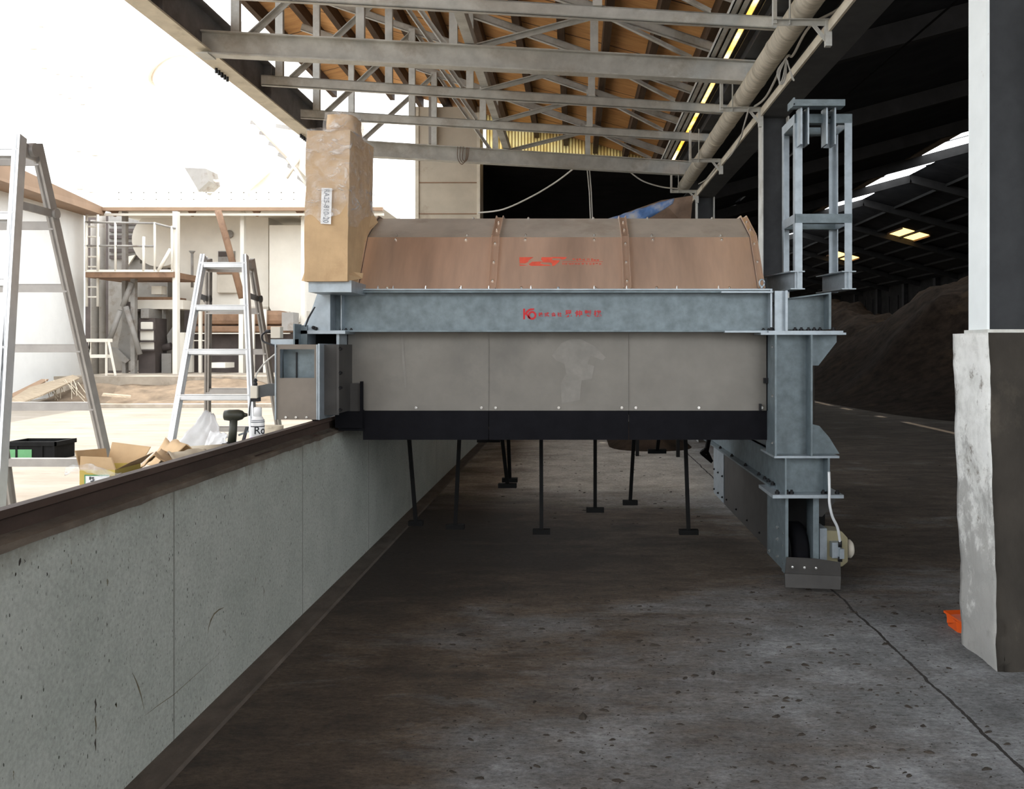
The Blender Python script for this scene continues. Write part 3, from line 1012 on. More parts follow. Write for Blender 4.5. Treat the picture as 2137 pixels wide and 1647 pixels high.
# white columns on concrete pillars carrying the valley beam
def column(y, label, pil_label, first):
    t = thing('steel_column', label, 'column', (2.2, y, 1.69), 'white steel columns between lane and hall')
    mb = MB()
    mb.box(2.06, 2.074, y - 0.10, y + 0.10, 1.69, CH + 2.56)
    mb.build('column_flange', 'white_steel' if first else 'truss', t)
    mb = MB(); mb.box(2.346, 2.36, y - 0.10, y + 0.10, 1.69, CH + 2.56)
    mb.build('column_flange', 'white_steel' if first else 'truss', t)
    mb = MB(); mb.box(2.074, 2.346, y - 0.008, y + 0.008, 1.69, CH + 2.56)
    mb.build('column_web', 'web_shade', t)
    mb = MB(); mb.box(2.05, 2.37, y - 0.13, y + 0.13, 1.672, 1.692)
    mb.build('base_plate', 'truss', t)
    # pillar: rough block
    bm = MB()
    x0, x1, y0, y1, z1 = 2.04, 2.62, y - 0.16, y + 0.24, 1.675
    nx, ny, nz = 14, 12, 60
    def jit(p, cx, cy):
        p = Vector(p)
        d = noise.fractal(p * 4.3 + Vector((0, 0, y)), 0.9, 2.0, 6) * 0.017
        return p + Vector((d + 0.045 * (1 - p.z / z1) * (1 if p.x < x0 + .05 else 0), d, 0))
    def face(fn, nu, nv, mi):
        n0 = len(bm.bm.faces)
        bm.grid(fn, nu, nv)
        bm.bm.faces.ensure_lookup_table()
        for f in bm.bm.faces[n0:]:
            f.material_index = mi
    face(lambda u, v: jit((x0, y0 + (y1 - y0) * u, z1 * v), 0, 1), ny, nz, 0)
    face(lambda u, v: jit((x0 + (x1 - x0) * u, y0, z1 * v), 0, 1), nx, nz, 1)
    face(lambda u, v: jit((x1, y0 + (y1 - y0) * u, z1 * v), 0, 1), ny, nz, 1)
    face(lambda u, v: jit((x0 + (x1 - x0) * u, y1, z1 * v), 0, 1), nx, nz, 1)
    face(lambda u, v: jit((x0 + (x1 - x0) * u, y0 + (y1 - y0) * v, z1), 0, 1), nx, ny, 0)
    bmesh.ops.remove_doubles(bm.bm, verts=bm.bm.verts[:], dist=0.0005)
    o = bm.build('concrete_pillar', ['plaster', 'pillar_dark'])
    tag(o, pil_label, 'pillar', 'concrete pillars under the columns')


column(4.42, 'white steel column nearest the camera, standing on the rough pillar at right', 'rough concrete pillar with flaking white side at the right edge', True)
column(9.62, 'grey steel column with pale edge rising behind the galvanized tower', 'concrete pillar under the second column, behind the machine leg', False)
column(14.72, 'farthest steel column, rising behind the right end of the hood', 'concrete pillar under the farthest column', False)

# valley beam on the columns
t = thing('valley_beam', 'long steel beam on the columns with cream lower edge, beside the duct pipe', 'beam', (2.2, 6, CH + 2.56))
mb = MB(); mb.box(2.07, 2.35, -3, 20, CH + 2.562, CH + 2.585); mb.box(2.2, 2.214, -3, 20, CH + 2.585, CH + 2.88); mb.box(2.07, 2.35, -3, 20, CH + 2.88, CH + 2.90)
mb.build('beam_section', 'dark_steel', t)
mb = MB(); mb.box(2.045, 2.066, -3, 20, CH + 2.56, CH + 2.645)
mb.build('edge_angle', 'cream_steel', t)
# gutter steel on the truss ends
t = thing('gutter_angle', 'pair of pale steel angles along the right edge of the timber roof', 'steel angle', (1.5, 6, TZ + 0.13))
for x in (1.455, 1.53):
    mb = MB(); mb.angle((x, -3, TZ + 0.13), (x, 14.9, TZ + 0.13), 0.06, 0.01)
    mb.build('angle_bar', 'truss', t)
mb = MB(); mb.ibeam((1.92, -3, CH + 3.27), (1.92, 16, CH + 3.27), 0.22, 0.15)
tag(mb.build('gutter_beam', 'dark_steel'), 'dark steel gutter beam next to the amber slit between the roofs', 'beam')

# duct pipe on hangers
PX, PZ = 1.865, CH + 2.775
mb = MB(); mb.tube([(PX, -3, PZ), (PX, 3, PZ), (PX, 9, PZ), (PX, 14.9, PZ)], 0.105, 24)
pipe = mb.build('duct_pipe', 'pipe')
tag(pipe, 'long beige wrapped pipe hung beside the valley beam on the right', 'pipe')
for y in (5.2, 6.6, 8.0, 8.9, 10.6, 11.4, 12.9, 13.9):
    mb = MB(); mb.lathe([(0.105, -0.012), (0.110, -0.01), (0.110, 0.01), (0.105, 0.012)], (PX, y, PZ), (0, 1, 0), 24)
    mb.build('pipe_band', 'pipe', pipe)
for y, lab in ((7.0, 'pipe hanger nearest the camera, at the top edge right of centre'),
               (9.55, 'pipe hanger at the second column, beside the galvanized tower'),
               (12.15, 'pipe hanger second from the far end of the pipe'),
               (14.55, 'pipe hanger at the far end of the pipe above the hood')):
    t = thing('pipe_hanger', lab, 'bracket', (PX, y, PZ - 0.12), 'steel hangers under the duct pipe')
    mb = MB(); mb.angle((1.60, y, PZ - 0.118), (2.07, y, PZ - 0.118), 0.045, 0.006, (0, 0, 1), 1, -1)
    mb.build('cross_bar', 'truss', t)
    mb = MB(); mb.bar((1.615, y, PZ - 0.15), (1.615, y, TZ + 0.03), 0.03, 0.05)
    mb.build('hanger_strap', 'truss', t)
    mb = MB(); mb.tube([(1.735, y - 0.02, PZ - 0.16), (1.735, y - 0.02, TZ + 0.05)], 0.008, 8)
    mb.build('hanger_rod', 'truss', t)
    mb = MB(); mb.bar((2.05, y, PZ - 0.30), (1.92, y, PZ - 0.14), 0.03, 0.012, (0, 1, 0))
    mb.bar((2.05, y, PZ - 0.33), (2.05, y, PZ - 0.12), 0.05, 0.05)
    mb.build('knee_brace', 'truss', t)


def sag(a, b, s, n=14, wob=0.0):
    a, b = Vector(a), Vector(b)
    out = []
    for i in range(n + 1):
        u = i / n
        p = a.lerp(b, u)
        p.z -= 4 * s * u * (1 - u)
        if wob:
            p.x += wob * math.sin(u * 19)
        out.append(p)
    return out


def cable(pts, r, m, label):
    mb = MB(); mb.tube(pts, r, 6)
    o = mb.build('cable', m)
    return tag(o, label, 'cable')


def path(*pp):
    return [P(*q) for q in pp]


def smoothpath(pts, n=6):
    out = []
    k = len(pts)
    for i in range(k - 1):
        p0, p1, p2, p3 = pts[max(i - 1, 0)], pts[i], pts[i + 1], pts[min(i + 2, k - 1)]
        for j in range(n):
            u = j / n
            out.append(0.5 * ((2 * p1) + (p2 - p0) * u + (2 * p0 - 5 * p1 + 4 * p2 - p3) * u * u + (3 * p1 - p0 - 3 * p2 + p3) * u ** 3))
    out.append(pts[-1])
    return out


cable(smoothpath(path((1790, -20, 6.6), (1748, 20, 6.9), (1690, 55, 7.2), (1655, 115, 7.9), (1640, 122, 8.0), (1600, 200, 9.1), (1575, 222, 9.5))), 0.012, 'cable', 'pale cable draped along the valley beam beside the pipe')
t = thing('cable_coil', 'looped bundle of pale cable tied on the valley beam edge', 'cable', P(1640, 175, 7.9))
for k in range(3):
    mb = MB()
    pts = smoothpath(path((1640, 122, 7.9), (1628 - k * 3, 150, 7.9), (1627 + k * 2, 176, 7.92), (1634 + k * 3, 160, 7.95), (1641, 123, 7.9)))
    mb.tube(pts, 0.006, 6)
    mb.build('loop', 'cable', t)
mb = MB(); mb.tube(smoothpath(path((1641, 124, 7.9), (1650, 150, 7.9), (1657, 168, 7.9), (1652, 160, 7.92), (1643, 126, 7.9))), 0.006, 6)
mb.build('loop', 'cable', t)
cable(smoothpath(path((1563, 226, 9.5), (1552, 265, 9.8), (1545, 290, 10.2), (1528, 320, 10.9), (1518, 332, 11.4))), 0.009, 'cable', 'thin pale cable hanging below the hanger at the second column')
cable(smoothpath(path((1512, 340, 12.1), (1498, 345, 12.3), (1480, 370, 13.2), (1458, 384, 14.0))), 0.009, 'cable', 'thin pale cable hanging below the second hanger from the far end')
cable(smoothpath(path((998, 444, 15.72), (1050, 437, 15.4), (1110, 410, 15.2), (1160, 380, 15.0), (1197, 352, 14.45))), 0.014, 'cable', 'grey cable sagging across the dark opening from the beige pier')
t = thing('hanging_rope', 'doubled pale rope hanging from the far truss down behind the hood', 'rope', P(1235, 560, 14.2))
for a_, b_ in ((1224, 1233), (1229, 1237)):
    mb = MB(); mb.tube(path((a_, 338, 14.2), (b_ - 3, 400, 14.2), (b_, 470, 14.2), (b_ + 1, 640, 14.2)), 0.010, 6)
    mb.build('rope_strand', 'cable', t)
cable(smoothpath(path((1316, 360, 14.5), (1342, 378, 14.5), (1380, 390, 14.5), (1415, 394, 14.5))), 0.012, 'cable', 'grey cable sagging from the far truss to the pipe end')
cable(path((2010, -10, 9.0), (1765, 200, 12.5)), 0.014, 'black', 'dark taut cable high under the black hall roof')
t = thing('wire_loop', 'thin dark wire wound around the far tie beam near the pier', 'wire', P(965, 325, 13.2))
for k in range(3):
    mb = MB(); mb.tube(smoothpath([P(955 + k * 6, 306, 13.45), P(955 + k * 5, 330, 13.4), P(964 + k * 3, 343 - k * 3, 13.4), P(972 + k * 2, 330, 13.4), P(973 + k * 3, 308, 13.45)]), 0.006, 5)
    mb.build('wire_turn', 'rust_sheet', t)

# tilted board with a blue tarpaulin beyond the hood
t = thing('tarped_board', 'tilted brown board half covered by a blue tarpaulin beyond the hood', 'board', P(1350, 440, 12.6))
q = [P(1235, 478, 12.8), P(1440, 480, 12.2), P(1446, 408, 12.4), P(1380, 418, 12.8), P(1300, 446, 13.0)]
mb = MB(); mb.prism(q, (0, 0.5, 0.04)); mb.build('board', 'rust_sheet', t)
for p_ in ((1330, 12.75), (1415, 12.65)):
    mb = MB(); mb.bar((X(p_[0], p_[1]), p_[1], 0), (X(p_[0], p_[1]), p_[1], Z(470, p_[1])), 0.05, 0.05, (0, 1, 0))
    mb.build('support_post', 'black', t)
mb = MB()
def tarp(u, v):
    a = P(1243, 462, 12.05).lerp(P(1405, 409, 12.0), u)
    p = a + Vector((0.05 * v, 0.06 * (1 - v) + 0.5 * max(0, v - .4), -0.20 * max(0, .6 - v) / .6 * (0.35 + 0.65 * math.sin(u * 2.9))))
    p.z += 0.02 * noise.noise(Vector((u * 9, v * 4, 0)))
    return p
mb.grid(tarp, 30, 8); mb.build('tarpaulin', 'tarp', t, solid=0.006)

# ================================================================== COMPOST TURNING MACHINE
mach = thing('compost_turner', 'large galvanized compost turning machine with stainless hood straddling the lane', 'machine', (0, 6.6, 0))

# hood
HP = [(5.75, 1.987), (6.02, 2.372), (6.36, 2.553), (7.45, 2.553), (7.79, 2.372), (8.06, 1.987)]
HX0, HX1 = -1.474, 1.243
mb = MB()
inner = [(y + (0.004 if y < 6.9 else -0.004), z - 0.004) for y, z in HP]
for (a, b), (c, d) in zip(zip(HP, HP[1:]), zip(inner, inner[1:])):
    mb.hexa([(HX0, a[0], a[1]), (HX1, a[0], a[1]), (HX1, c[0], c[1]), (HX0, c[0], c[1]),
             (HX0, b[0], b[1]), (HX1, b[0], b[1]), (HX1, d[0], d[1]), (HX0, d[0], d[1])])
for x in (HX0 + 0.006, HX1 - 0.006):
    mb.prism([(x, y, z) for y, z in inner], (0.004, 0, 0))
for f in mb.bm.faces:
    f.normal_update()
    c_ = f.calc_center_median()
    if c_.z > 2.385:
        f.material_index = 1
hood = mb.build('hood', ['stainless', 'hood_sheen'], mach)


def rib(x0, x1):
    mb = MB()
    n = 0.008
    for i in range(5):
        a = Vector((0, *HP[i])); b = Vector((0, *HP[i + 1]))
        d = (b - a).normalized()
        up = Vector((0, -d.z, d.y))
        if up.z < -0.01:
            up = -up
        up = Vector((0, -1, 0.1)) if i == -1 else up
        if i in (0, 1):
            up = Vector((0, -d.z, d.y))
        xc = (x0 + x1) / 2
        mb.bar((xc, a.y, a.z), (xc, b.y, b.z), x1 - x0, 0.008, up, 0, 0.004)
        for x in (x0 + .003, x1 - .003):
            mb.bar((x, a.y, a.z), (x, b.y, b.z), 0.006, 0.022, up, 0, 0.011)
    r = mb.build('rib', 'stainless', hood)
    return r


ribs = [(-0.585, -0.53), (0.318, 0.372), (1.215, 1.262), (-1.495, -1.45)]
for r0, r1 in ribs:
    rib(r0, r1)
d0 = Vector((0, HP[1][0] - HP[0][0], HP[1][1] - HP[0][1])).normalized()
d1 = Vector((0, HP[2][0] - HP[1][0], HP[2][1] - HP[1][1])).normalized()
n0, n1 = Vector((0, -d0.z, d0.y)), Vector((0, -d1.z, d1.y))
def hp(px, u, seg):
    a, b = HP[seg], HP[seg + 1]
    y = a[0] + (b[0] - a[0]) * u
    return Vector((X(px, y), y, a[1] + (b[1] - a[1]) * u))
pts0 = [hp(p, 0.03, 0) for p in (808, 960, 1088, 1242, 1370, 1522)] + [hp(p, 0.95, 0) for p in (825, 972, 1096, 1240, 1362, 1506)]
for r0, r1 in ribs[:3]:
    for u in (0.15, 0.5, 0.86):
        a = hp(VX, u, 0); pts0.append(Vector(((r0 + r1) / 2, a.y, a.z)) + n0 * 0.008)
scatter('bolt', hexbolt(0.010, 0.008, n0), 'bolt', pts0, hood)
pts1 = [hp(p, 0.06, 1) for p in (828, 975, 1097, 1240, 1360, 1504)] + [hp(p, 0.97, 1) for p in (988, 1103, 1238, 1351, 1486)]
for r0, r1 in ribs[:3]:
    for u in (0.3, 0.7):
        a = hp(VX, u, 1); pts1.append(Vector(((r0 + r1) / 2, a.y, a.z)) + n1 * 0.008)
scatter('bolt', hexbolt(0.010, 0.009, n1), 'bolt', pts1, hood)
# faded print on the hood
def hood_print(polys, name, m):
    mb = MB()
    for pl in polys:
        pts = []
        for (x, y) in pl:
            u = (605 - y) / (605 - 497.0)
            yy = HP[0][0] + (HP[1][0] - HP[0][0]) * u
            pts.append(Vector((X(x, yy), yy, HP[0][1] + (HP[1][1] - HP[0][1]) * u)) + n0 * 0.0015)
        mb.prism(pts, -n0 * 0.001)
    return mb.build(name, m, hood)
def z5(*pp):
    return [(1060 + x / 9.29, 520 + y / 9.29) for x, y in pp]
hood_print([z5((222, 180), (495, 180), (455, 205), (405, 240), (385, 275), (330, 300), (222, 262)),
            z5((655, 180), (850, 182), (862, 238), (1005, 242), (985, 275), (905, 340), (860, 350), (850, 295), (820, 282), (640, 278), (622, 300), (700, 322), (790, 324), (840, 345), (445, 346), (405, 315), (470, 268), (690, 262), (640, 228)),
            z5((850, 176), (1145, 180), (1105, 218), (1030, 222), (1010, 205), (860, 200)),
            z5((222, 322), (300, 330), (400, 340), (230, 346)),
            z5((225, 268), (320, 300), (225, 296))], 'emblem_print', 'red_faded')
polys = []
rr = random.Random(3)
for y0, y1, xs in ((205, 250, (1250, 1310, 1370, 1440, 1535, 1600, 1660, 1720)), (295, 325, (1050, 1110, 1170, 1235, 1295, 1350, 1430, 1500, 1580, 1640, 1700, 1770))):
    for x in xs:
        for k in range(3):
            a = x + rr.uniform(-6, 42)
            if rr.random() < 0.5:
                polys.append(z5((a, y0), (a + 9, y0), (a + 9, y1), (a, y1)))
            else:
                yk = rr.uniform(y0, y1 - 8)
                polys.append(z5((x, yk), (x + 46, yk), (x + 46, yk + 7), (x, yk + 7)))
polys.append(z5((1050, 264), (1840, 264), (1840, 270), (1050, 270)))
hood_print(polys, 'worn_small_print', 'red_faded')

# cross beam
BX0, BX1, BY = -1.62, 1.31, 5.775
mb = MB(); mb.ibeam((BX0, BY, 1.841), (BX1, BY, 1.841), 0.272, 0.15, 0.012, 0.010)
beam = mb.build('cross_beam', 'galv', mach)
for q_ in ((BX0 - 0.004, BX0 + 0.010, 5.69, 5.86, 1.70, 1.98), (1.286, 1.298, 5.69, 5.86, 1.70, 1.98)):
    mb = MB(); mb.box(*q_)
    mb.build('end_plate', 'galv_light', beam)
mb = MB(); mb.box(-1.553, -1.546, 5.705, 5.77, 1.717, 1.965)
mb.build('stiffener', 'galv_light', beam)
mb = MB(); mb.bar((X(745, 5.69), 5.715, 1.985), (X(1612, 5.69), 5.715, 1.985), 0.05, 0.010)
mb.build('flange_strip', 'galv_light', beam)
mb = MB(); mb.box(X(1505, 5.68), X(1612, 5.68), 5.672, 5.72, 1.962, 1.972); mb.box(X(1512, 5.68), X(1625, 5.68), 5.665, 5.72, 1.700, 1.712)
mb.build('splice_strip', 'galv_light', beam)
scatter('stud', hexbolt(0.006, 0.012, (0, 0, 1)), 'bolt', [(X(p, 5.69), 5.70, 1.99) for p in (788, 820, 888, 962, 1020, 1108, 1240, 1308, 1413, 1500)], beam)
scatter('bolt', hexbolt(0.012, 0.010, (0, 0, 1)), 'bolt_dark', [(X(p, 5.72), 5.72, 1.714) for p in (712, 722, 733, 1593, 1604, 1614)], beam)
for p, zz in ((1590, 2.0), (737, 2.0), (1165, 1.99)):
    mb = MB()
    c = Vector((X(p, 5.70), 5.70, zz + 0.028))
    if p != 1165:
        mb.tube([c + Vector((0.016 * math.cos(a), 0, 0.024 * math.sin(a))) for a in [k * math.pi / 8 for k in range(17)]], 0.006, 8)
    mb.tube([c + Vector((0, 0, -0.04)), c + Vector((0, 0, -0.015))], 0.008, 8)
    mb.build('eye_bolt', 'galv_light', beam)
# lettering on the web
YW = BY - 0.006
def beam_poly(pl, mb):
    mb.prism([(X(1060 + x / 9.29, YW), YW - 0.001, Z(520 + y / 9.29, YW)) for x, y in pl], (0, 0.001, 0))
mb = MB()
beam_poly([(295, 1155), (332, 1155), (332, 1362), (295, 1362)], mb)
beam_poly([(332, 1240), (352, 1205), (400, 1165), (440, 1150), (515, 1150), (505, 1182), (440, 1190), (400, 1215), (375, 1250), (440, 1350), (400, 1352), (345, 1265), (332, 1290)], mb)
cx, cy = 470, 1285
n = 26
for k in range(n):
    a0, a1 = 2 * math.pi * k / n, 2 * math.pi * (k + 1) / n
    beam_poly([(cx + r * math.cos(a), cy + r * 1.04 * math.sin(a)) for r, a in ((44, a0), (82, a0), (82, a1), (44, a1))], mb)
mb.build('monogram', 'red', beam)
def bx9(x):
    return X(1060 + x / 9.29, YW)
for ch, x0, x1, y0, y1, bo in (('株', 590, 682, 1225, 1308, .02), ('式', 705, 800, 1225, 1308, .02), ('会', 840, 930, 1225, 1308, .02), ('社', 955, 1045, 1225, 1308, .02),
                               ('晃', 1105, 1240, 1185, 1318, .018), ('伸', 1298, 1440, 1182, 1312, .018), ('製', 1482, 1620, 1182, 1312, .012), ('機', 1665, 1815, 1182, 1312, .012)):
    lettering('lettering', ch, (bx9((x0 + x1) / 2), YW - 0.0008, Z(520 + (y0 + y1) / 18.58, YW)), bx9(x1) - bx9(x0), (y1 - y0) / 9.29 * YW / F, 'red', beam, bold=bo)

# front sheets, rubber curtain
PY = 5.845
xs = [X(718, PY), X(1020, PY), X(1312, PY), X(1604, PY)]
zt, zb = 1.706, Z(857, PY)
for a, b in zip(xs, xs[1:]):
    mb = MB()
    mb.box(a + 0.003, b - 0.001, PY, PY + 0.004, zb, zt)
    mb.box(a + 0.0005, a + 0.0035, PY - 0.004, PY + 0.03, zb, zt)
    mb.box(a + 0.003, b - 0.001, PY - 0.004, PY + 0.001, zb, zb + 0.036)
    fp = mb.build('front_panel', 'panel', mach)
    w_ = b - a
    scatter('bolt', hexbolt(0.010, 0.008), 'bolt', [(a + w_ * u, PY - 0.004, zb + 0.020) for u in (0.05, 0.5, 0.95)], fp)
M['smudge'] = mat('pale smear', (0.225, 0.213, 0.193), 0.55, 0.35, 0.14, 9, bmp=0.03, dirt=(0.20, 0.188, 0.168), dirt_amt=0.5, dirt_scale=6)
for pl in ([(1172, 716), (1192, 708), (1212, 708), (1240, 722), (1264, 746), (1258, 752), (1232, 742), (1226, 760), (1240, 764), (1236, 790), (1214, 794), (1210, 835), (1172, 842), (1170, 800), (1182, 780), (1178, 760), (1160, 752), (1152, 742)],
           [(837, 702), (841, 698), (845, 760), (848, 808), (845, 810), (840, 762)], [(766, 696), (770, 696), (774, 706), (773, 715), (770, 714), (770, 706)]):
    mb = MB(); mb.poly([P(x, y, PY - 0.003) for x, y in pl])
    mb.build('smudge', 'smudge', fp)
xr = [X(757, PY), X(1020, PY), X(1312, PY), X(1601, PY)]
for a, b in zip(xr, xr[1:]):
    mb = MB(); mb.box(a + 0.002, b - 0.002, PY - 0.002, PY + 0.008, Z(918, PY), zb + 0.004)
    mb.build('rubber_curtain', 'rubber', mach)
mb = MB()
mb.box(X(1600, 5.83), X(1602.5, 5.83), 5.832, 5.84, zb - 0.0, zt)
mb.build('door_seal', 'rubber', mach)
mb = MB(); mb.box(X(1594, 5.82), X(1611, 5.82), 5.81, 5.84, Z(800, 5.82), Z(789, 5.82))
mb.box(X(1585, 5.82), X(1589, 5.82), 5.81, 5.84, Z(857, 5.82), Z(843, 5.82))
mb.build('clamp', 'bolt_dark', mach)
mb = MB(); mb.box(X(1605, 5.84), X(1617, 5.84), 5.84, 6.0, Z(918, 5.84), zt)
mb.build('side_strip', 'galv', mach)
# inner back wall and drum, seen only from low viewpoints
mb = MB(); mb.box(-1.50, 1.28, 8.0, 8.01, 1.18, 1.99)
mb.build('rear_panel', 'stainless_dark', mach)
mb = MB(); mb.box(-1.50, 1.28, 7.985, 7.997, 0.98, 1.20)
mb.build('rubber_curtain', 'rubber', mach)
AY, AZ = 6.6, 1.50
mb = MB(); mb.cyl((-1.55, AY, AZ), (1.35, AY, AZ), 0.17, 24)
drum = mb.build('rotor_shaft', 'black', mach)
def tine(px, py, ptop, bw=38):
    best = None
    for k in range(-30, 75):
        th = R(k)
        y, z = AY + 1.29 * math.sin(th), AZ - 1.29 * math.cos(th)
        e = abs(VY + F * (CH - z) / y - py)
        if best is None or e < best[0]:
            best = (e, th, y, z)
    _, th, y, z = best
    d = Vector((0, math.sin(th), -math.cos(th)))
    tip = Vector((X(px, y), y, z))
    lean = (ptop - px) / max(py - 917, 60) * (py - 753) * y / F
    top = Vector((tip.x + lean, AY, AZ)) + d * 0.15
    mb = MB(); mb.bar(top, tip, 0.028, 0.028, (0, 1, 0))
    t = mb.build('tine', 'black', mach)
    mb = MB()
    w2 = bw * y / F / 2
    mb.bar(tip + Vector((-w2, 0, 0)), tip + Vector((w2, 0, 0)), 0.06, 0.036, (0, 0, 1))
    mb.build('blade', 'black', t)


for a in ((868, 1092, 860, 30), (950, 1099, 959, 38), (1059, 1014, 1055, 38), (1064, 1002, 1066, 32), (1130, 1109, 1129, 36),
          (1242, 1063, 1241, 37), (1315, 1050, 1318, 31), (1437, 1110, 1433, 40), (1371, 942, 1371, 38), (1020, 921, 1020, 48)):
    tine(*a)
mb = MB()
hk = [(1476, 915), (1486, 918), (1480, 962), (1466, 945), (1472, 938)]
mb.bar(P(1480, 912, 7.3), P(1474, 945, 7.6), 0.03, 0.03, (0, 1, 0))
mb.bar(P(1474, 938, 7.5), P(1464, 945, 7.6), 0.03, 0.03, (0, 1, 0))
mb.bar(P(1464, 946, 7.6), P(1486, 964, 7.6), 0.03, 0.035, (0, 1, 0))
mb.bar(P(1474, 940, 7.6), P(1484, 962, 7.6), 0.03, 0.03, (0, 1, 0))
mb.build('scraper_hook', 'black', mach)

# right leg column
LX0, LX1, LY = X(1617, 5.62), X(1696, 5.62), 5.75
ztop, zlow = Z(699, 5.68), Z(950, 5.68)
mb = MB()
mb.box(LX0, LX0 + 0.012, 5.62, 5.88, zlow, ztop)
mb.box(LX1 - 0.012, LX1, 5.62, 5.88, zlow, ztop)
mb.box(LX0 + 0.012, LX1 - 0.012, LY - 0.005, LY + 0.005, zlow, ztop)
leg = mb.build('leg_column', 'galv', mach)
mb = MB(); mb.prism([(LX1, LY, ztop), (X(1746, LY), LY, ztop), (X(1746, LY), LY, Z(714, LY)), (X(1708, LY), LY, Z(763, LY)), (LX1, LY, Z(763, LY))], (0, 0.01, 0))
mb.build('gusset', 'galv', leg)
mb = MB(); mb.prism([(LX1, LY, zlow), (X(1752, LY), LY, zlow), (X(1730, LY), LY, Z(912, LY)), (X(1710, LY), LY, Z(889, LY)), (LX1, LY, Z(883, LY))], (0, 0.01, 0))
mb.build('gusset', 'galv', leg)
for z0, z1, a, b in ((ztop, ztop + 0.014, 1588, 1766), (ztop + 0.014, ztop + 0.026, 1604, 1760), (zlow - 0.014, zlow, 1616, 1752)):
    mb = MB(); mb.box(X(a, 5.63), X(b, 5.63), 5.63, 6.05, z0, z1)
    mb.build('flange_plate', 'galv_light', leg)
scatter('bolt', hexbolt(0.014, 0.014, (0, 0, 1)), 'bolt_dark', [(X(p, 5.66), 5.67, ztop + 0.026) for p in (1610, 1660, 1673, 1688, 1700, 1712, 1740)], leg)
scatter('bolt', hexbolt(0.010, 0.008, (-1, 0, 0)), 'bolt', [(LX0, 5.66, Z(y, 5.66)) for y in (724, 827, 925)], leg)
# short lower stub
zs0 = Z(1030, 5.68)
sx0, sx1 = X(1638, 5.64), X(1732, 5.64)
mb = MB(); mb.box(sx0, sx0 + .012, 5.64, 5.9, zs0, zlow - .014); mb.box(sx1 - .014, sx1, 5.64, 5.9, zs0, zlow - .014); mb.box(sx0 + .012, sx1 - .014, LY - .005, LY + .005, zs0, zlow - .014)
stub = mb.build('leg_stub', 'galv', mach)
mb = MB(); mb.box(X(1612, 5.63), X(1760, 5.63), 5.62, 6.05, zs0 - 0.022, zs0)
mb.build('flange_plate', 'galv_light', stub)
scatter('bolt', hexbolt(0.015, 0.016, (0, 0, 1)), 'bolt_dark', [(X(p, 5.66), 5.66, zs0) for p in (1622, 1643, 1652, 1718, 1728, 1747)], stub)

# side beam running to the rear, with cladding below
SX = 1.385
mb = MB()
mb.box(SX, SX + 0.008, 5.9, 9.1, 0.66, zlow - 0.01)
mb.box(SX - 0.0, SX + 0.25, 5.9, 9.1, zlow - 0.022, zlow - 0.01)
mb.box(SX - 0.05, SX + 0.25, 5.9, 9.1, 0.64, 0.654)
sb = mb.build('side_beam', 'galv', mach)
scatter('bolt', hexbolt(0.014, 0.014, (0, 0, 1)), 'bolt_dark', [(SX - 0.025, y, 0.654) for y in (5.95, 6.08, 6.2, 6.4, 6.9, 7.5, 8.1, 8.75, 8.85, 8.95)], sb)
mb = MB(); mb.box(1.475, 1.483, 6.3, 8.55, 0.05, 0.64)
sp = mb.build('side_panel', 'plate_dark', mach)
scatter('bolt', hexbolt(0.010, 0.008, (-1, 0, 0)), 'bolt_dark', [(1.475, y, z) for y in (6.45, 6.9, 7.4, 7.9, 8.4) for z in (0.12, 0.58)], sp)
mb = MB(); mb.box(1.468, 1.482, 8.55, 9.15, 0.06, 0.64); mb.box(1.468, 1.70, 9.15, 9.165, 0.06, 0.64)
ep = mb.build('wheel_guard', 'galv_light', mach)
scatter('bolt', hexbolt(0.011, 0.010, (-1, 0, 0)), 'bolt_dark', [(1.468, y, z) for y in (8.6, 8.85, 9.1) for z in (0.11, 0.32, 0.58)], ep)
mb = MB(); mb.box(1.400, 1.412, 5.72, 6.3, 0.10, 0.625)
fg = mb.build('wheel_guard', 'galv', mach)
scatter('bolt', hexbolt(0.011, 0.010, (-1, 0, 0)), 'bolt', [(1.400, y, z) for y in (5.76, 5.95) for z in (0.16, 0.28, 0.36)] + [(1.400, 6.2, 0.14)], fg)
mb = MB(); mb.box(X(1639, 5.70), X(1645, 5.70), 5.70, 5.80, 0.10, 0.625); mb.box(X(1697, 5.70), X(1709, 5.70), 5.70, 5.86, 0.12, 0.625)
mb.build('housing_post', 'galv', mach)
mb = MB(); mb.box(1.405, 1.75, 6.05, 6.07, 0.12, 0.62)
mb.build('housing_back', 'black', mach)
mb = MB()
mb.lathe([(0.02, -0.055), (0.16, -0.055), (0.185, -0.05), (0.20, -0.03), (0.20, 0.03), (0.185, 0.05), (0.16, 0.055), (0.02, 0.055)], (1.515, 5.95, 0.2), (1, 0, 0), 32)
wh = mb.build('wheel', 'rubber', mach)
mb = MB(); mb.lathe([(0.02, -0.06), (0.11, -0.06), (0.12, -0.05), (0.02, -0.045)], (1.515, 5.95, 0.2), (1, 0, 0), 24)
mb.build('wheel_hub', 'dark_steel', wh)
mb = MB(); mb.prism([(X(1709, 5.82), 5.82, 0.62), (X(1743, 5.82), 5.82, 0.62), (X(1743, 5.82), 5.82, 0.56), (X(1716, 5.82), 5.82, 0.46), (X(1709, 5.82), 5.82, 0.46)], (0, 0.01, 0))
mb.build('gusset', 'plate_dark', mach)

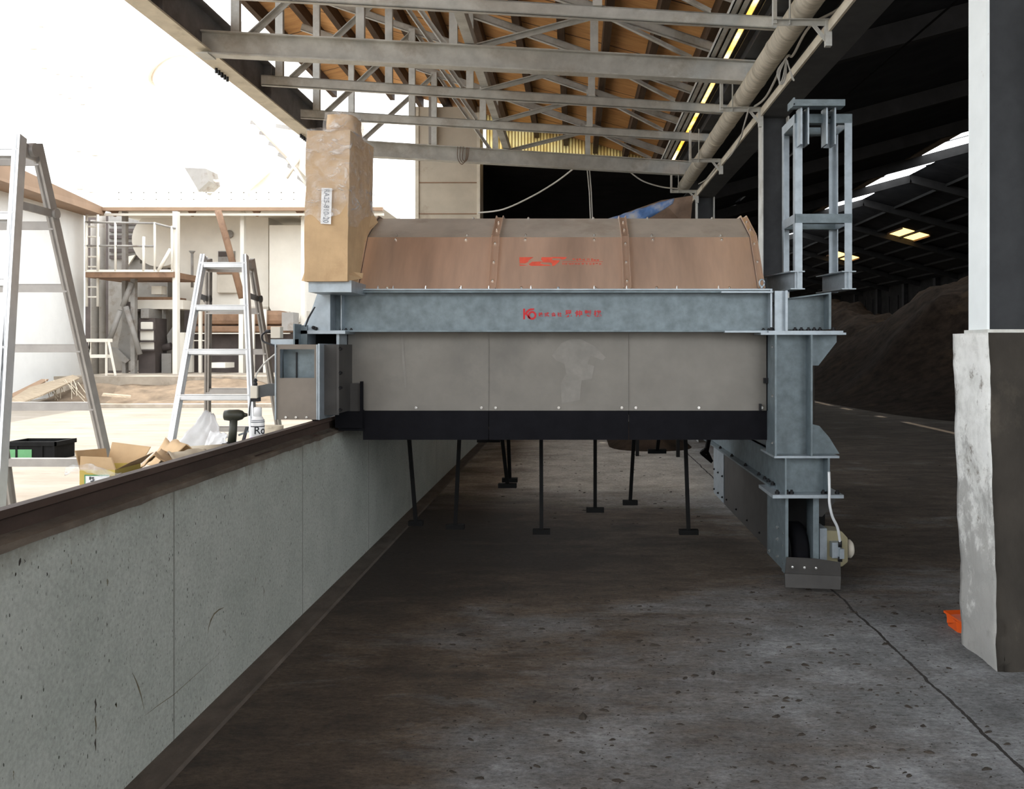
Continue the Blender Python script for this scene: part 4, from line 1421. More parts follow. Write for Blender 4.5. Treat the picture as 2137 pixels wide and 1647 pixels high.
# travel motor
mo = MB()
mo.prism([(X(1712, 5.8), 5.78, Z(1105, 5.8)), (X(1755, 5.8), 5.78, Z(1108, 5.8)), (X(1768, 5.8), 5.78, Z(1122, 5.8)), (X(1768, 5.8), 5.78, Z(1172, 5.8)), (X(1756, 5.8), 5.78, Z(1182, 5.8)), (X(1712, 5.8), 5.78, Z(1178, 5.8))], (0, 0.17, 0))
motor = mo.build('travel_motor', 'olive', mach, bevel=0.008)
mb = MB(); mb.lathe([(0.05, 0), (0.062, 0.005), (0.062, 0.03), (0.045, 0.045), (0.01, 0.05)], (X(1766, 5.86), 5.87, Z(1146, 5.86)), (1, 0, 0), 24)
mb.build('motor_cap', 'beige', motor)
mb = MB(); mb.box(X(1709, 5.78), X(1724, 5.78), 5.76, 5.93, Z(1186, 5.78), Z(1102, 5.78))
mb.build('mounting_plate', 'galv_light', motor)
mb = MB(); mb.box(X(1733, 5.76), X(1750, 5.76), 5.72, 5.78, Z(1162, 5.76), Z(1130, 5.76)); mb.box(X(1749, 5.74), X(1758, 5.74), 5.70, 5.78, Z(1162, 5.76), Z(1142, 5.76))
mb.build('terminal_box', 'galv_light', motor)
mb = MB(); mb.cyl(P(1753, 1142, 5.72), P(1753, 1129, 5.72), 0.013, 10)
mb.cyl(P(1753, 1162, 5.72), P(1753, 1172, 5.72), 0.015, 10)
mb.build('cable_gland', 'bolt_dark', motor)
mb = MB(); mb.tube(smoothpath(path((1730, 985, 5.63), (1731, 1025, 5.60), (1731, 1050, 5.60), (1737, 1078, 5.62), (1748, 1102, 5.66), (1753, 1132, 5.72))), 0.009, 8)
mb.build('motor_cable', 'cable_white', motor)

# floor scraper
mb = MB()
mb.prism([(X(1638, 5.64), 5.64, Z(1200, 5.64)), (X(1642, 5.64), 5.64, Z(1163, 5.64)), (X(1700, 5.64), 5.64, Z(1166, 5.64)), (X(1754, 5.64), 5.64, Z(1174, 5.64)), (X(1755, 5.64), 5.64, Z(1206, 5.64))], (0, 0.008, 0))
sc = mb.build('floor_scraper', 'plate_dark', mach)
mb = MB(); mb.prism([(X(1638, 5.63), 5.63, Z(1197, 5.63)), (X(1755, 5.63), 5.63, Z(1203, 5.63)), (X(1754, 5.60), 5.60, 0.03), (X(1639, 5.60), 5.60, 0.045)], (0, 0.02, 0))
mb.build('scraper_lip', 'plate_dark', sc)
scatter('bolt', hexbolt(0.009, 0.012), 'bolt', [(X(p, 5.64), 5.64, Z(1183 + k, 5.64)) for k, p in enumerate((1653, 1678, 1702))], sc)

# right end of the top frame: upright stub and rear-going girder
mb = MB(); mb.box(X(1617, 5.68), X(1640, 5.68), 5.68, 5.70, 1.712, 1.975); mb.box(X(1636, 5.68), X(1641, 5.68), 5.64, 5.9, 1.712, 1.975)
mb.build('end_stub', 'galv_light', mach)
mb = MB()
mb.hexa([(1.40, 5.80, 1.722), (X(1733, 5.72), 5.80, 1.722), (X(1733, 5.72), 5.812, 1.722), (1.40, 5.812, 1.722),
         (1.40, 5.80, 1.92), (X(1733, 5.72), 5.80, 1.955), (X(1733, 5.72), 5.812, 1.955), (1.40, 5.812, 1.92)])
mb.box(X(1728, 5.7), X(1733, 5.7), 5.68, 8.1, 1.722, 1.955)
mb.hexa([(1.39, 5.80, 1.92), (1.40, 8.1, 1.95), (1.69, 8.1, 1.97), (X(1733, 5.7), 5.68, 1.957), (1.39, 5.80, 1.93), (1.40, 8.1, 1.96), (1.69, 8.1, 1.98), (X(1733, 5.7), 5.68, 1.967)])
mb.build('rear_girder', 'galv', mach)

# tower of galvanized angles
tw = MB(); tw.box(X(1655, 5.62), X(1762, 5.62), 5.60, 5.70, Z(222, 5.62), Z(209, 5.62)); tw.box(X(1651, 5.62), X(1757, 5.62), 5.56, 5.62, Z(226, 5.62), Z(221, 5.62))
tw.box(X(1653, 5.6), X(1656, 5.6), 5.56, 5.72, Z(224, 5.62), Z(209, 5.62))
tower = tw.build('cable_tower', 'galv', mach)
for p0, p1, s in ((1669, 1687, 1), (1722, 1743, -1)):
    mb = MB()
    a, b = X(p0, 5.62), X(p1, 5.62)
    mb.box(a, a + 0.012, 5.60, 5.72, Z(302, 5.62), Z(224, 5.62)); mb.box(b - 0.010, b, 5.60, 5.72, Z(302, 5.62), Z(224, 5.62))
    mb.box(a, b, 5.71, 5.72, Z(302, 5.62), Z(224, 5.62))
    mb.build('slotted_hanger', 'galv_light', tower)
scatter('bolt', hexbolt(0.010, 0.012, (0, -1, 0)), 'bolt_dark', [(X(1681, 5.7), 5.705, Z(246, 5.7)), (X(1732, 5.7), 5.705, Z(246, 5.7))], tower)
TX0, TX1, TY0, TY1, T1, T0 = 1.452, 1.825, 5.70, 6.05, 3.145, 1.985
for x, y, sx, sy in ((TX0, TY0, 1, 1), (TX1, TY0, -1, 1), (TX0, TY1, 1, -1), (TX1, TY1, -1, -1)):
    mb = MB()
    mb.box(min(x, x + sx * .047), max(x, x + sx * .047), y - .003, y + .003, T0, T1)
    mb.box(x - .003, x + .003, min(y, y + sy * .047), max(y, y + sy * .047), T0, T1)
    mb.build('tower_post', 'galv_light', tower)
for z in (T1 - 0.03, 2.455):
    for y in (TY0, TY1):
        mb = MB(); mb.box(TX0, TX1, y - .004, y + .004, z - 0.03, z + 0.03); mb.box(TX0, TX1, min(y, y + (.05 if y == TY0 else -.05)), max(y, y + (.05 if y == TY0 else -.05)), z - .03, z - .024)
        mb.build('tower_rail', 'galv', tower)
    for x in (TX0, TX1):
        mb = MB(); mb.box(x - .004, x + .004, TY0, TY1, z - 0.03, z + 0.03)
        mb.build('tower_rail', 'galv_light', tower)
for q0, q1 in ((( 1664, 5.68), (1601, 6.15)), ((1771, 5.68), (1716, 6.1))):
    a, b = X(*q0), X(*q1)
    mb = MB()
    mb.hexa([(a, q0[1], 1.99), (a + 0.008, q0[1], 1.99), (b + 0.008, q1[1], 1.99), (b, q1[1], 1.99), (a, q0[1], 2.10), (a + .008, q0[1], 2.10), (b + .008, q1[1], 2.10), (b, q1[1], 2.10)])
    for zz in (1.985, 2.10):
        mb.hexa([(a - .045, q0[1], zz), (a + 0.05, q0[1], zz), (b + 0.05, q1[1], zz), (b - .045, q1[1], zz), (a - .045, q0[1], zz + .007), (a + .05, q0[1], zz + .007), (b + .05, q1[1], zz + .007), (b - .045, q1[1], zz + .007)])
    mb.build('tower_foot', 'galv_light', tower)

# left end: bevel plate, shelf, wheel unit on the rail
mb = MB()
mb.prism([P(662, 613, 5.66), P(688, 613, 5.66), P(688, 690, 5.66), P(632, 690, 5.66), P(634, 678, 5.66), P(650, 648, 5.66)], (0, 0.012, 0))
mb.box(X(686, 5.64), X(690, 5.64), 5.63, 5.90, 1.712, 1.975)
bp = mb.build('bevel_plate', 'galv_light', mach)
scatter('bolt', hexbolt(0.013, 0.012), 'bolt_dark', [tuple(P(655, 684, 5.66)), tuple(P(660, 686, 5.66))], bp)
mb = MB(); mb.box(X(628, 5.62), X(722, 5.62), 5.60, 5.95, Z(697, 5.62), Z(690, 5.62))
mb.build('shelf_plate', 'galv_light', mach)
mb = MB()
mb.box(X(633, 5.64), X(638, 5.64), 5.64, 5.9, Z(724, 5.64), Z(697, 5.64))
mb.build('stub_wall', 'galv_light', mach)
mb = MB(); mb.box(X(702, 5.64), X(708, 5.64), 5.64, 5.9, Z(724, 5.64), Z(697, 5.64))
mb.build('stub_wall', 'galv_light', mach)
mb = MB(); mb.box(X(638, 5.8), X(702, 5.8), 5.86, 5.87, Z(724, 5.8), Z(697, 5.8))
mb.build('stub_back', 'black', mach)
mb = MB(); mb.box(X(614, 5.5), X(617, 5.5), 5.48, 5.62, Z(722, 5.5), Z(676, 5.5)); mb.box(X(617, 5.5), X(631, 5.5), 5.60, 5.62, Z(722, 5.5), Z(678, 5.5))
mb.build('channel_bracket', 'galv', mach)
# wheel unit box: front plate with a cut-out window
WU = 5.46
wub = MB()
x0, x1, z0, z1 = X(577, WU), X(661, WU), Z(876, WU), Z(719, WU)
wx0, wx1, wz0, wz1 = X(584, WU), X(656, WU), Z(789, WU), Z(729, WU)
for a, b, c, d in ((x0, wx0, z0, z1), (wx1, x1, z0, z1), (wx0, wx1, z0, wz0), (wx0, wx1, wz1, z1)):
    wub.box(a, b, WU, WU + 0.006, c, d)
wu = wub.build('wheel_unit', 'plate_grey', mach)
mb = MB(); mb.box(x0 - 0.008, x0, WU - 0.01, WU + 0.40, z0, z1); mb.box(x1, x1 + 0.008, WU - 0.01, WU + 0.40, z0, z1); mb.box(x1 + 0.014, x1 + 0.024, WU - 0.02, WU + 0.40, z0, z1 + 0.005)
mb.box(x0, x1, WU + 0.38, WU + 0.39, z0, z1)
mb.build('side_plate', 'galv_light', wu)
mb = MB(); mb.box(wx0 - 0.01, wx1 + 0.01, WU + 0.10, WU + 0.11, wz0 - 0.05, wz1 + 0.02)
mb.build('inner_plate', 'galv', wu)
mb = MB(); xm = X(609, WU); mb.box(xm - 0.004, xm + 0.004, WU + 0.090, WU + 0.10, wz0 - 0.04, wz1 - 0.02)
mb.build('slot', 'bolt_dark', wu)
mb = MB(); mb.lathe([(0.02, -0.05), (0.14, -0.05), (0.15, -0.035), (0.13, -0.03), (0.13, 0.03), (0.15, 0.035), (0.14, 0.05), (0.02, 0.05)], (-1.695, 5.72, 1.133 + 0.131), (1, 0, 0), 28)
mb.build('rail_wheel', 'dark_steel', wu)
scatter('bolt', hexbolt(0.008, 0.008), 'bolt', [(X(p, WU), WU, Z(871, WU)) for p in (597, 618, 640)], wu)
mb = MB(); mb.box(X(672, 5.55), X(708, 5.55), 5.54, 5.55, Z(866, 5.55), Z(719, 5.55))
mb.box(X(706, 5.56), X(711, 5.56), 5.52, 5.86, Z(862, 5.56), Z(719, 5.56))
lp = mb.build('cheek_plate', 'plate_dark', mach)
scatter('bolt', hexbolt(0.012, 0.012, (1, 0, 0)), 'bolt_dark', [(X(711, 5.56), 5.53, Z(y, 5.56)) for y in (728, 778, 809, 855)], lp)
mb = MB(); mb.box(X(712, 5.80), X(757, 5.80), 5.795, 5.80, Z(858, 5.80), Z(800, 5.80))
mb.build('corner_plate', 'plate_dark', mach)
mb = MB(); mb.box(X(752, 5.78), X(757, 5.78), 5.77, 5.80, Z(860, 5.79), Z(796, 5.79))
mb.build('door_seal', 'rubber', mach)
mb = MB(); mb.box(X(723, 5.83), X(725, 5.83), 5.835, 5.842, Z(770, 5.83), 1.70)
mb.build('door_seal', 'rubber', mach)
mb = MB(); mb.box(X(700, 5.80), X(757, 5.80), 5.79, 5.82, Z(893, 5.80), Z(858, 5.80)); mb.box(-1.60, -1.43, 5.82, 8.0, 1.04, 1.18)
mb.build('rubber_curtain', 'rubber', mach)
# limit switches with cables
mb = MB(); mb.box(X(568, 5.5), X(588, 5.5), 5.47, 5.53, Z(706, 5.5), Z(682, 5.5))
ls = mb.build('limit_switch', 'beige', mach, bevel=0.003)
mb = MB(); mb.box(X(566, 5.5), X(617, 5.5), 5.49, 5.56, Z(719, 5.5), Z(708, 5.5))
mb.build('switch_bracket', 'galv_light', ls)
mb = MB(); mb.cyl(P(555, 692, 5.5), P(569, 692, 5.5), 0.012, 10); mb.build('cable_gland', 'bolt_dark', ls)
mb = MB(); mb.tube(smoothpath(path((556, 692, 5.5), (547, 700, 5.5), (549, 712, 5.5), (562, 718, 5.48), (578, 724, 5.46))), 0.006, 8)
mb.build('switch_cable', 'bolt_dark', ls)
mb = MB(); mb.box(X(526, 5.5), X(540, 5.5), 5.47, 5.54, Z(831, 5.5), Z(805, 5.5))
ls2 = mb.build('limit_switch', 'beige', mach, bevel=0.003)
mb = MB(); mb.prism([P(540, 805, 5.49), P(560, 801, 5.49), P(577, 802, 5.49), P(577, 826, 5.49), P(556, 827, 5.49), P(540, 830, 5.49)], (0, 0.05, 0))
mb.build('switch_body', 'dark_steel', ls2)
mb = MB(); mb.lathe([(0.004, 0), (0.013, 0.005), (0.013, 0.02), (0.008, 0.026), (0.014, 0.032), (0.010, 0.045), (0.004, 0.05)], P(533, 806, 5.50), (0, 0, 1), 12)
mb.box(X(525, 5.5), X(541, 5.5), 5.48, 5.53, Z(838, 5.5), Z(830, 5.5))
mb.build('cable_gland', 'bolt_dark', ls2)
mb = MB(); mb.tube(smoothpath(path((533, 792, 5.5), (536, 780, 5.5), (552, 758, 5.5), (577, 737, 5.46))), 0.005, 8)
mb.build('switch_cable', 'cable', ls2)
mb = MB(); mb.tube(path((524, 834, 5.5), (521, 850, 5.5), (520, 868, 5.5)), 0.005, 8)
mb.build('switch_lever', 'dark_steel', ls2)
mb = MB(); mb.prism([P(636, 681, 5.58), P(642, 663, 5.58), P(656, 640, 5.58), P(658, 641, 5.58), P(645, 664, 5.58), P(638, 682, 5.58)], (0, 0.008, 0))
mb.build('loose_wire', 'bolt_dark', mach)
# bracket below the carton
mb = MB(); mb.box(X(654, 5.5), X(742, 5.5), 5.40, 5.86, Z(612, 5.5), Z(588, 5.5))
mb.build('cabinet_bracket', 'galv_light', mach)

# ================================================================== WRAPPED CARTON
CD = 5.36
cart = thing('carton', 'tall cardboard carton wrapped in clear film standing on the left end of the machine', 'carton', (-1.57, 5.6, Z(588, CD)))
A = [P(637, 587, CD), P(722, 587, CD), P(731, 272, CD), P(644, 271, CD)]
B = [Vector((-1.70, 5.98, A[0].z)), Vector((-1.412, 5.98, A[0].z)), P(777, 305, 5.98), P(692, 300, 5.98)]
def bil(q, u, v):
    return q[0].lerp(q[1], u).lerp(q[3].lerp(q[2], u), v)
zb_ = A[0].z
prof_ = [(5.36, zb_), (5.60, zb_), (5.61, 2.115), (5.70, 2.17), (5.80, 2.30), (5.985, 2.455), (5.98, 2.55), (5.98, 2.99), (5.36, A[2].z + .0)]
mb = MB(); mb.prism([(-1.69, y, z) for y, z in prof_], (0.27, 0, 0))
bmesh.ops.triangulate(mb.bm, faces=mb.bm.faces[:])
bmesh.ops.subdivide_edges(mb.bm, edges=[e for e in mb.bm.edges if e.calc_length() > 0.2], cuts=7, use_grid_fill=True)
bmesh.ops.triangulate(mb.bm, faces=mb.bm.faces[:])
for v in mb.bm.verts:
    p = v.co
    k = (p.z - zb_) / (A[2].z - zb_)
    p.x += (0.018 * k if p.x > -1.55 else 0.02 * k)
    v.co = p + Vector((noise.noise(p * 6), noise.noise(p * 6 + Vector((5, 0, 0))) * .6, noise.noise(p * 5 + Vector((0, 9, 0))) * .4)) * 0.010
mb.build('box_body', 'card', cart)
# torn side flaps hanging out to the right
mb = MB(); mb.prism([P(776, 440, 5.98), P(789, 464, 6.02), P(780, 474, 5.99), P(752, 500, 5.80), P(748, 490, 5.78)], (-0.02, -0.01, 0))
mb.build('torn_flap', 'card', cart)
mb = MB(); mb.prism([P(722, 588, 5.37), P(756, 581, 5.55), P(757, 570, 5.55), P(738, 568, 5.50), P(722, 572, 5.37)], (0, 0.01, 0.0))
mb.build('torn_flap', 'card', cart)
mb = MB(); mb.prism([P(629, 586, 5.40), P(640, 588, 5.37), P(640, 560, 5.37), P(636, 566, 5.40)], (0, 0.01, 0))
mb.build('torn_flap', 'card', cart)
# paper sticker
mb = MB(); mb.prism([P(671, 392, CD - .016), P(693, 393, CD - .016), P(690.5, 468, CD - .016), P(669, 467, CD - .016)], (0, 0.002, 0))
stk = mb.build('sticker', 'paper', cart)
ang = Matrix.Rotation(R(90 + 2), 4, 'Y')
lettering('lettering', 'RA25-810-20', P(681, 430, CD - 0.018), 70 * CD / F, 11 * CD / F, 'ink_grey', stk, rot=ang)
# crumpled film over the upper part
cc = (A[0] + A[1] + B[0] + B[1]) / 4
def film(u, v):
    # u around, v from a ragged lower edge to the top
    k = u * 4
    i = int(k) % 4
    f = k - int(k)
    ring0 = [A[0], A[1], B[1], B[0]]
    ring1 = [A[3], A[2], B[2], B[3]]
    lo = 0.42 + 0.16 * (1 if i == 0 else 0) * f - 0.10 * math.sin(u * 9) + 0.05 * noise.noise(Vector((u * 14, 0, 0)))
    t = lo + (1.0 - lo) * v
    a = ring0[i].lerp(ring0[(i + 1) % 4], f)
    b = ring1[i].lerp(ring1[(i + 1) % 4], f)
    p = a.lerp(b, t)
    o = (p - Vector((cc.x, cc.y, p.z))).normalized()
    d = 0.016 + 0.022 * abs(noise.noise(p * 9)) + 0.012 * noise.noise(Vector((p.x * 12 + p.z * 14, p.y * 12, p.z * 9)))
    return p + o * d
mb = MB(); mb.grid(film, 96, 26)
def cap(u, v):
    p = bil([A[3], A[2], B[2], B[3]], u, v)
    e = min(1, 6 * min(u, 1 - u)) * min(1, 6 * min(v, 1 - v))
    return p + Vector((0, 0, 0.012 + 0.02 * e + 0.02 * e * noise.noise(p * 14)))
mb.grid(cap, 20, 20)
mb.build('plastic_film', 'film', cart)
# lump under the film on the top
def lump(u, v):
    a = 2 * math.pi * u
    r = 1.0 - 0.08 * v
    c = P(718, 271, 5.62)
    sx, sy, h = 0.095, 0.13, 0.115
    k = 5
    rr_ = (abs(math.cos(a)) ** k + abs(math.sin(a)) ** k) ** (-1 / k)
    if v > 0.75:
        r *= (1 - v) / 0.25
        hh = h
    else:
        hh = h * v / 0.75
    p = c + Vector((sx * r * rr_ * math.cos(a), sy * r * rr_ * math.sin(a), hh - 0.04))
    return p + Vector((1, 1, 0.6)) * 0.010 * noise.noise(p * 16)
mb = MB(); mb.grid(lump, 32, 14)
mb.build('top_bundle', 'card', cart)
def lump2(u, v):
    p = lump(u, v)
    c = P(718, 271, 5.62)
    o = (p - c)
    q = p + o * (0.14 + 0.10 * noise.noise(p * 20))
    q.z -= 0.02 * (1 - v)
    return q
mb = MB(); mb.grid(lump2, 48, 20)
mb.build('plastic_film', 'film', cart)

# ================================================================== STEPLADDERS
def ladder(label, tf, ff, tr, fr, n, hw, locked):
    """tf/tr: top ends (left, right) of front and rear frames; ff/fr: their feet"""
    org = (Vector(ff[0]) + Vector(ff[1]) + Vector(fr[0]) + Vector(fr[1])) / 4
    t = thing('stepladder', label, 'ladder', (org.x, org.y, 0))
    for nm, top, foot in (('front', tf, ff), ('rear', tr, fr)):
        top = [Vector(p) for p in top]
        foot = [Vector(p) for p in foot]
        nrm = (top[1] - top[0]).cross(foot[0] - top[0]).normalized()
        for k in (0, 1):
            mb = MB()
            d = (foot[k] - top[k]).normalized()
            side = 1 if k == 0 else -1
            mb.channel(foot[k], top[k], 0.055, 0.024, 0.004, nrm, sx=-side if (top[1] - top[0]).cross(Vector((0, 0, 1))).y < 0 else side)
            mb.bar(foot[k], top[k], 0.024, 0.055, nrm)
            rl = mb.build('rail', 'alu' if nm == 'front' else 'alu_side', t)
            mb = MB(); mb.bar(foot[k], foot[k] - d * 0.07, 0.03, 0.06, nrm)
            mb.build('rubber_foot', 'rubber', rl)
        for i in range(n):
            u = 0.035 + i * (1 / n)
            a, b = top[0].lerp(foot[0], u), top[1].lerp(foot[1], u)
            mb = MB()
            mb.bar(a, b, 0.05, 0.006, (0, 0, 1), 0, 0.02)
            mb.bar(a, b, 0.006, 0.045, (0, 0, 1), -0.022 if nm == 'front' else 0.022)
            mb.bar(a, b, 0.006, 0.03, (0, 0, 1), 0.022 if nm == 'front' else -0.022)
            mb.build('rung', 'alu' if nm == 'front' else 'alu_side', t)
    for k in (0, 1):
        a, b = Vector(tf[k]), Vector(tr[k])
        mb = MB()
        mb.tube([(a + b) / 2 + Vector((-0.035, 0, -0.05)), (a + b) / 2 + Vector((0.035, 0, -0.05))], 0.035, 14)
        mb.bar(a + Vector((0, 0, -0.06)), b + Vector((0, 0, -0.06)), 0.012, 0.07)
        mb.build('hinge', 'alu_side', t)
        u = 0.135
        p, q = Vector(tf[k]).lerp(Vector(ff[k]), u), Vector(tr[k]).lerp(Vector(fr[k]), u)
        mb = MB(); mb.bar(p, q, 0.012, 0.04)
        mb.tube([q + Vector((-0.025, 0, 0)), q + Vector((0.025, 0, 0))], 0.028, 10)
        mb.build('locking_arm', 'dark_steel' if locked else 'alu_side', t)
    return t


ladder('large aluminium stepladder at the left edge, standing in the yard behind the wall',
       (P(-110, 285, 4.26), P(44, 285, 4.26)), ((-3.25, 3.62, 0.06), (-2.47, 3.62, 0.06)),
       (P(-80, 300, 4.50), P(78, 300, 4.50)), ((-3.3, 5.15, 0.06), (-2.60, 5.15, 0.06)), 8, 0.4, False)
ladder('smaller aluminium stepladder with open legs behind the spray can',
       (P(424, 533, 6.37), P(513, 533, 6.37)), ((-2.80, 5.62, 0.06), (-2.05, 5.62, 0.06)),
       (P(434, 541, 6.62), P(526, 541, 6.62)), ((-3.17, 7.40, 0.06), (-2.40, 7.40, 0.06)), 7, 0.3, True)

# ================================================================== THINGS ON THE WALL TOP
# yellow parts carton
bt = thing('parts_carton', 'small open yellow and brown carton on the wall top beside the left ladder', 'box', (-1.88, 3.5, WT))
bx0, bx1, by0, by1, bz = -1.955, -1.815, 3.40, 3.60, WT + 0.085
mb = MB()
mb.box(bx0, bx1, by0, by0 + .004, WT, bz); mb.box(bx0, bx1, by1 - .004, by1, WT, bz); mb.box(bx0, bx0 + .004, by0 + .004, by1 - .004, WT, bz); mb.box(bx1 - .004, bx1, by0 + .004, by1 - .004, WT, bz)
mb.box(bx0 + .004, bx1 - .004, by0 + .004, by1 - .004, WT, WT + 0.004)
mb.build('box_body', 'card_yellow', bt)
for q in (((bx0, by1, bz), (bx1, by1, bz), (bx1 + .03, by1 + .02, bz + .065), (bx0 + .01, by1 + .02, bz + .085)),
          ((bx0, by0, bz), (bx0, by1, bz), (bx0 - .015, by1 + .01, bz + .06), (bx0 - .02, by0, bz + .075)),
          ((bx1, by0, bz), (bx1, by1, bz), (bx1 + .05, by1, bz + .045), (bx1 + .055, by0 + .02, bz + .03)),
          ((bx0, by0, bz), (bx1, by0, bz), (bx1 - .01, by0 - .012, bz + .05), (bx0 + .01, by0 - .012, bz + .055))):
    mb = MB(); mb.prism(q, (0.003, 0.003, 0.0))
    mb.build('flap', 'card', bt)
mb = MB(); mb.box(bx0 + .022, bx1 - .022, by0 - .0015, by0, WT + 0.02, WT + 0.065)
lab_ = mb.build('box_label', 'paper', bt)
mb = MB(); mb.box(bx0 + .022, bx1 - .022, by0 - .0025, by0 - .0015, WT + 0.061, WT + 0.066); mb.box(bx0 + .020, bx0 + .024, by0 - .0025, by0 - .0015, WT + 0.02, WT + 0.065)
mb.build('label_border', 'green', lab_)
mb = MB()
for dx, dz, ww, hh in ((.040, .046, .006, .012), (.048, .050, .010, .006), (.052, .043, .008, .005), (.044, .038, .014, .004)):
    mb.box(bx0 + dx, bx0 + dx + ww, by0 - .003, by0 - .0015, WT + dz, WT + dz + hh)
mb.build('label_mark', 'ink', lab_)
mb = MB()
def strap(u, v):
    p = Vector((-2.0 + 0.22 * u, 3.38 - 0.02 * math.sin(u * 3), bz - 0.005 + 0.02 * math.sin(u * 4.5) + 0.03 * (v - .5)))
    return p + Vector((0, 0.014 * noise.noise(p * 40), 0.012 * noise.noise(p * 31)))
mb.grid(strap, 24, 6)
tag(mb.build('film_scrap', 'film', solid=0.002), 'crumpled clear film lying across the yellow carton', 'film')
# torn cardboard next to it
t = thing('torn_cardboard', 'torn crumpled brown cardboard on the wall top right of the yellow carton', 'cardboard', (-1.87, 3.95, WT))
for k, (x, y, sx, sy, h, a) in enumerate(((-1.86, 3.85, .10, .12, .10, .3), (-1.80, 4.0, .10, .10, .085, -.5), (-1.90, 4.1, .09, .10, .12, .9))):
    mb = MB()
    def sheet(u, v, x=x, y=y, sx=sx, sy=sy, h=h, a=a):
        px_, py_ = (u - .5) * 2 * sx, (v - .5) * 2 * sy
        z = h * (1 - abs(2 * u - 1)) * 0.9 + 0.02 * noise.noise(Vector((u * 5 + k, v * 5, 0)))
        return (x + px_ * math.cos(a) - py_ * math.sin(a), y + px_ * math.sin(a) + py_ * math.cos(a), WT + 0.012 + max(0, z))
    mb.grid(sheet, 10, 10)
    mb.build('cardboard_piece', 'card' if k != 1 else 'card_pale', t, solid=0.004)
mb = MB(); mb.tube([(-1.955, 4.35, WT + .035), (-1.80, 4.47, WT + .035)], 0.034, 18)
tag(mb.build('paper_roll', 'card_pale'), 'pale paper roll lying on the wall top left of the second ladder', 'roll')
def crumple(name, quad, hgt, label, seed, mat_='paper'):
    q = [Vector(p) for p in quad]
    mb = MB()
    def fn(u, v):
        p = bil(q, u, v)
        n = noise.noise(Vector((u * 4 + seed, v * 4, 0)))
        return p + Vector((0.012 * n, 0.02 * n, 0.008 * noise.noise(Vector((u * 7, v * 7 + seed, 2)))))
    mb.grid(fn, 14, 14)
    tag(mb.build(name, mat_, solid=0.0015), label, 'paper')
crumple('paper_sheet', (P(366, 932, 4.75) , P(470, 932, 4.85), P(445, 862, 4.95), P(428, 856, 4.9)), 0, 'tall white paper sheet propped on the wall top in front of the second ladder', 1.0)
crumple('paper_sheet', (P(418, 950, 4.5), P(468, 938, 4.55), P(476, 905, 4.66), P(440, 898, 4.66)), 0, 'lower white paper sheet leaning beside the cordless driver', 4.0)
crumple('paper_sheet', ((-1.97, 2.9, WT + .012), (-1.77, 2.9, WT + .03), (-1.76, 3.2, WT + .07), (-1.96, 3.2, WT + .02)), 0, 'white paper sheet lying on the wall top at lower left', 7.0)
# spray can
sc_ = P(538, 900, 4.73)
t = thing('spray_can', 'white spray can with big black letters on the wall top', 'spray can', (sc_.x, sc_.y, WT))
mb = MB(); mb.lathe([(0.033, 0), (0.0355, 0.004), (0.0355, 0.165), (0.033, 0.172), (0.024, 0.188), (0.020, 0.190)], (sc_.x, sc_.y, WT), (0, 0, 1), 28)
cb = mb.build('can_body', 'white_plastic', t)
mb = MB(); mb.lathe([(0.0, 0.188), (0.021, 0.188), (0.021, 0.235), (0.018, 0.240), (0.0, 0.240)], (sc_.x, sc_.y, WT), (0, 0, 1), 20)
mb.build('can_cap', 'white_plastic', t)
mb = MB(); mb.lathe([(0.0360, 0.158), (0.0360, 0.163)], (sc_.x, sc_.y, WT), (0, 0, 1), 28); mb.lathe([(0.0358, 0.178 - 0.01), (0.0340, 0.172)], (sc_.x, sc_.y, WT), (0, 0, 1), 28)
mb.build('can_ring', 'ink_grey', cb)
mb = MB(); mb.lathe([(0.0360, 0.040), (0.0360, 0.078)], (sc_.x, sc_.y, WT), (0, 0, 1), 28)
mb.build('colour_band', 'purple', cb)
mb = MB(); mb.lathe([(0.0362, 0.134), (0.0362, 0.139)], (sc_.x, sc_.y, WT), (0, 0, 1), 28)
mb.build('black_line', 'ink', cb)
lettering('lettering', 'Ro', (sc_.x + 0.0, sc_.y, WT + 0.116), 0.062, 0.042, 'ink', cb, curve_r=0.0365, bold=0.012, rot=Matrix.Rotation(R(42), 4, 'Z'))
# cordless driver standing on its battery
dv = P(487, 890, 4.62)
t = thing('cordless_driver', 'dark cordless impact driver standing upright on the wall top', 'power tool', (dv.x, dv.y, WT))
mb = MB(); mb.lathe([(0.016, -0.050), (0.026, -0.045), (0.030, -0.02), (0.030, 0.025), (0.024, 0.045), (0.014, 0.055)], (dv.x, dv.y, WT + 0.205), (1, 0.25, 0), 20)
mb.lathe([(0.014, 0.05), (0.010, 0.065), (0.007, 0.072)], (dv.x, dv.y, WT + 0.205), (1, 0.25, 0), 16)
mb.build('motor_head', 'tool', t)
mb = MB(); mb.tube([(dv.x + 0.002, dv.y, WT + 0.19), (dv.x - 0.002, dv.y, WT + 0.12), (dv.x - 0.008, dv.y, WT + 0.06)], 0.020, 14, r2=0.022)
mb.build('handle', 'tool', t)
mb = MB(); mb.box(dv.x - 0.050, dv.x + 0.036, dv.y - 0.04, dv.y + 0.04, WT, WT + 0.058)
mb.build('battery', 'black', t, bevel=0.006)
t = thing('clamp_tool', 'small metal clamp tool lying between the driver and the spray can', 'tool', (-1.78, 4.66, WT))
c = P(510, 913, 4.65)
mb = MB(); mb.bar((c.x - 0.02, c.y, WT + 0.01), (c.x + 0.015, c.y, WT + 0.14), 0.012, 0.02, (0, 1, 0))
mb.build('clamp_bar', 'dark_steel', t)
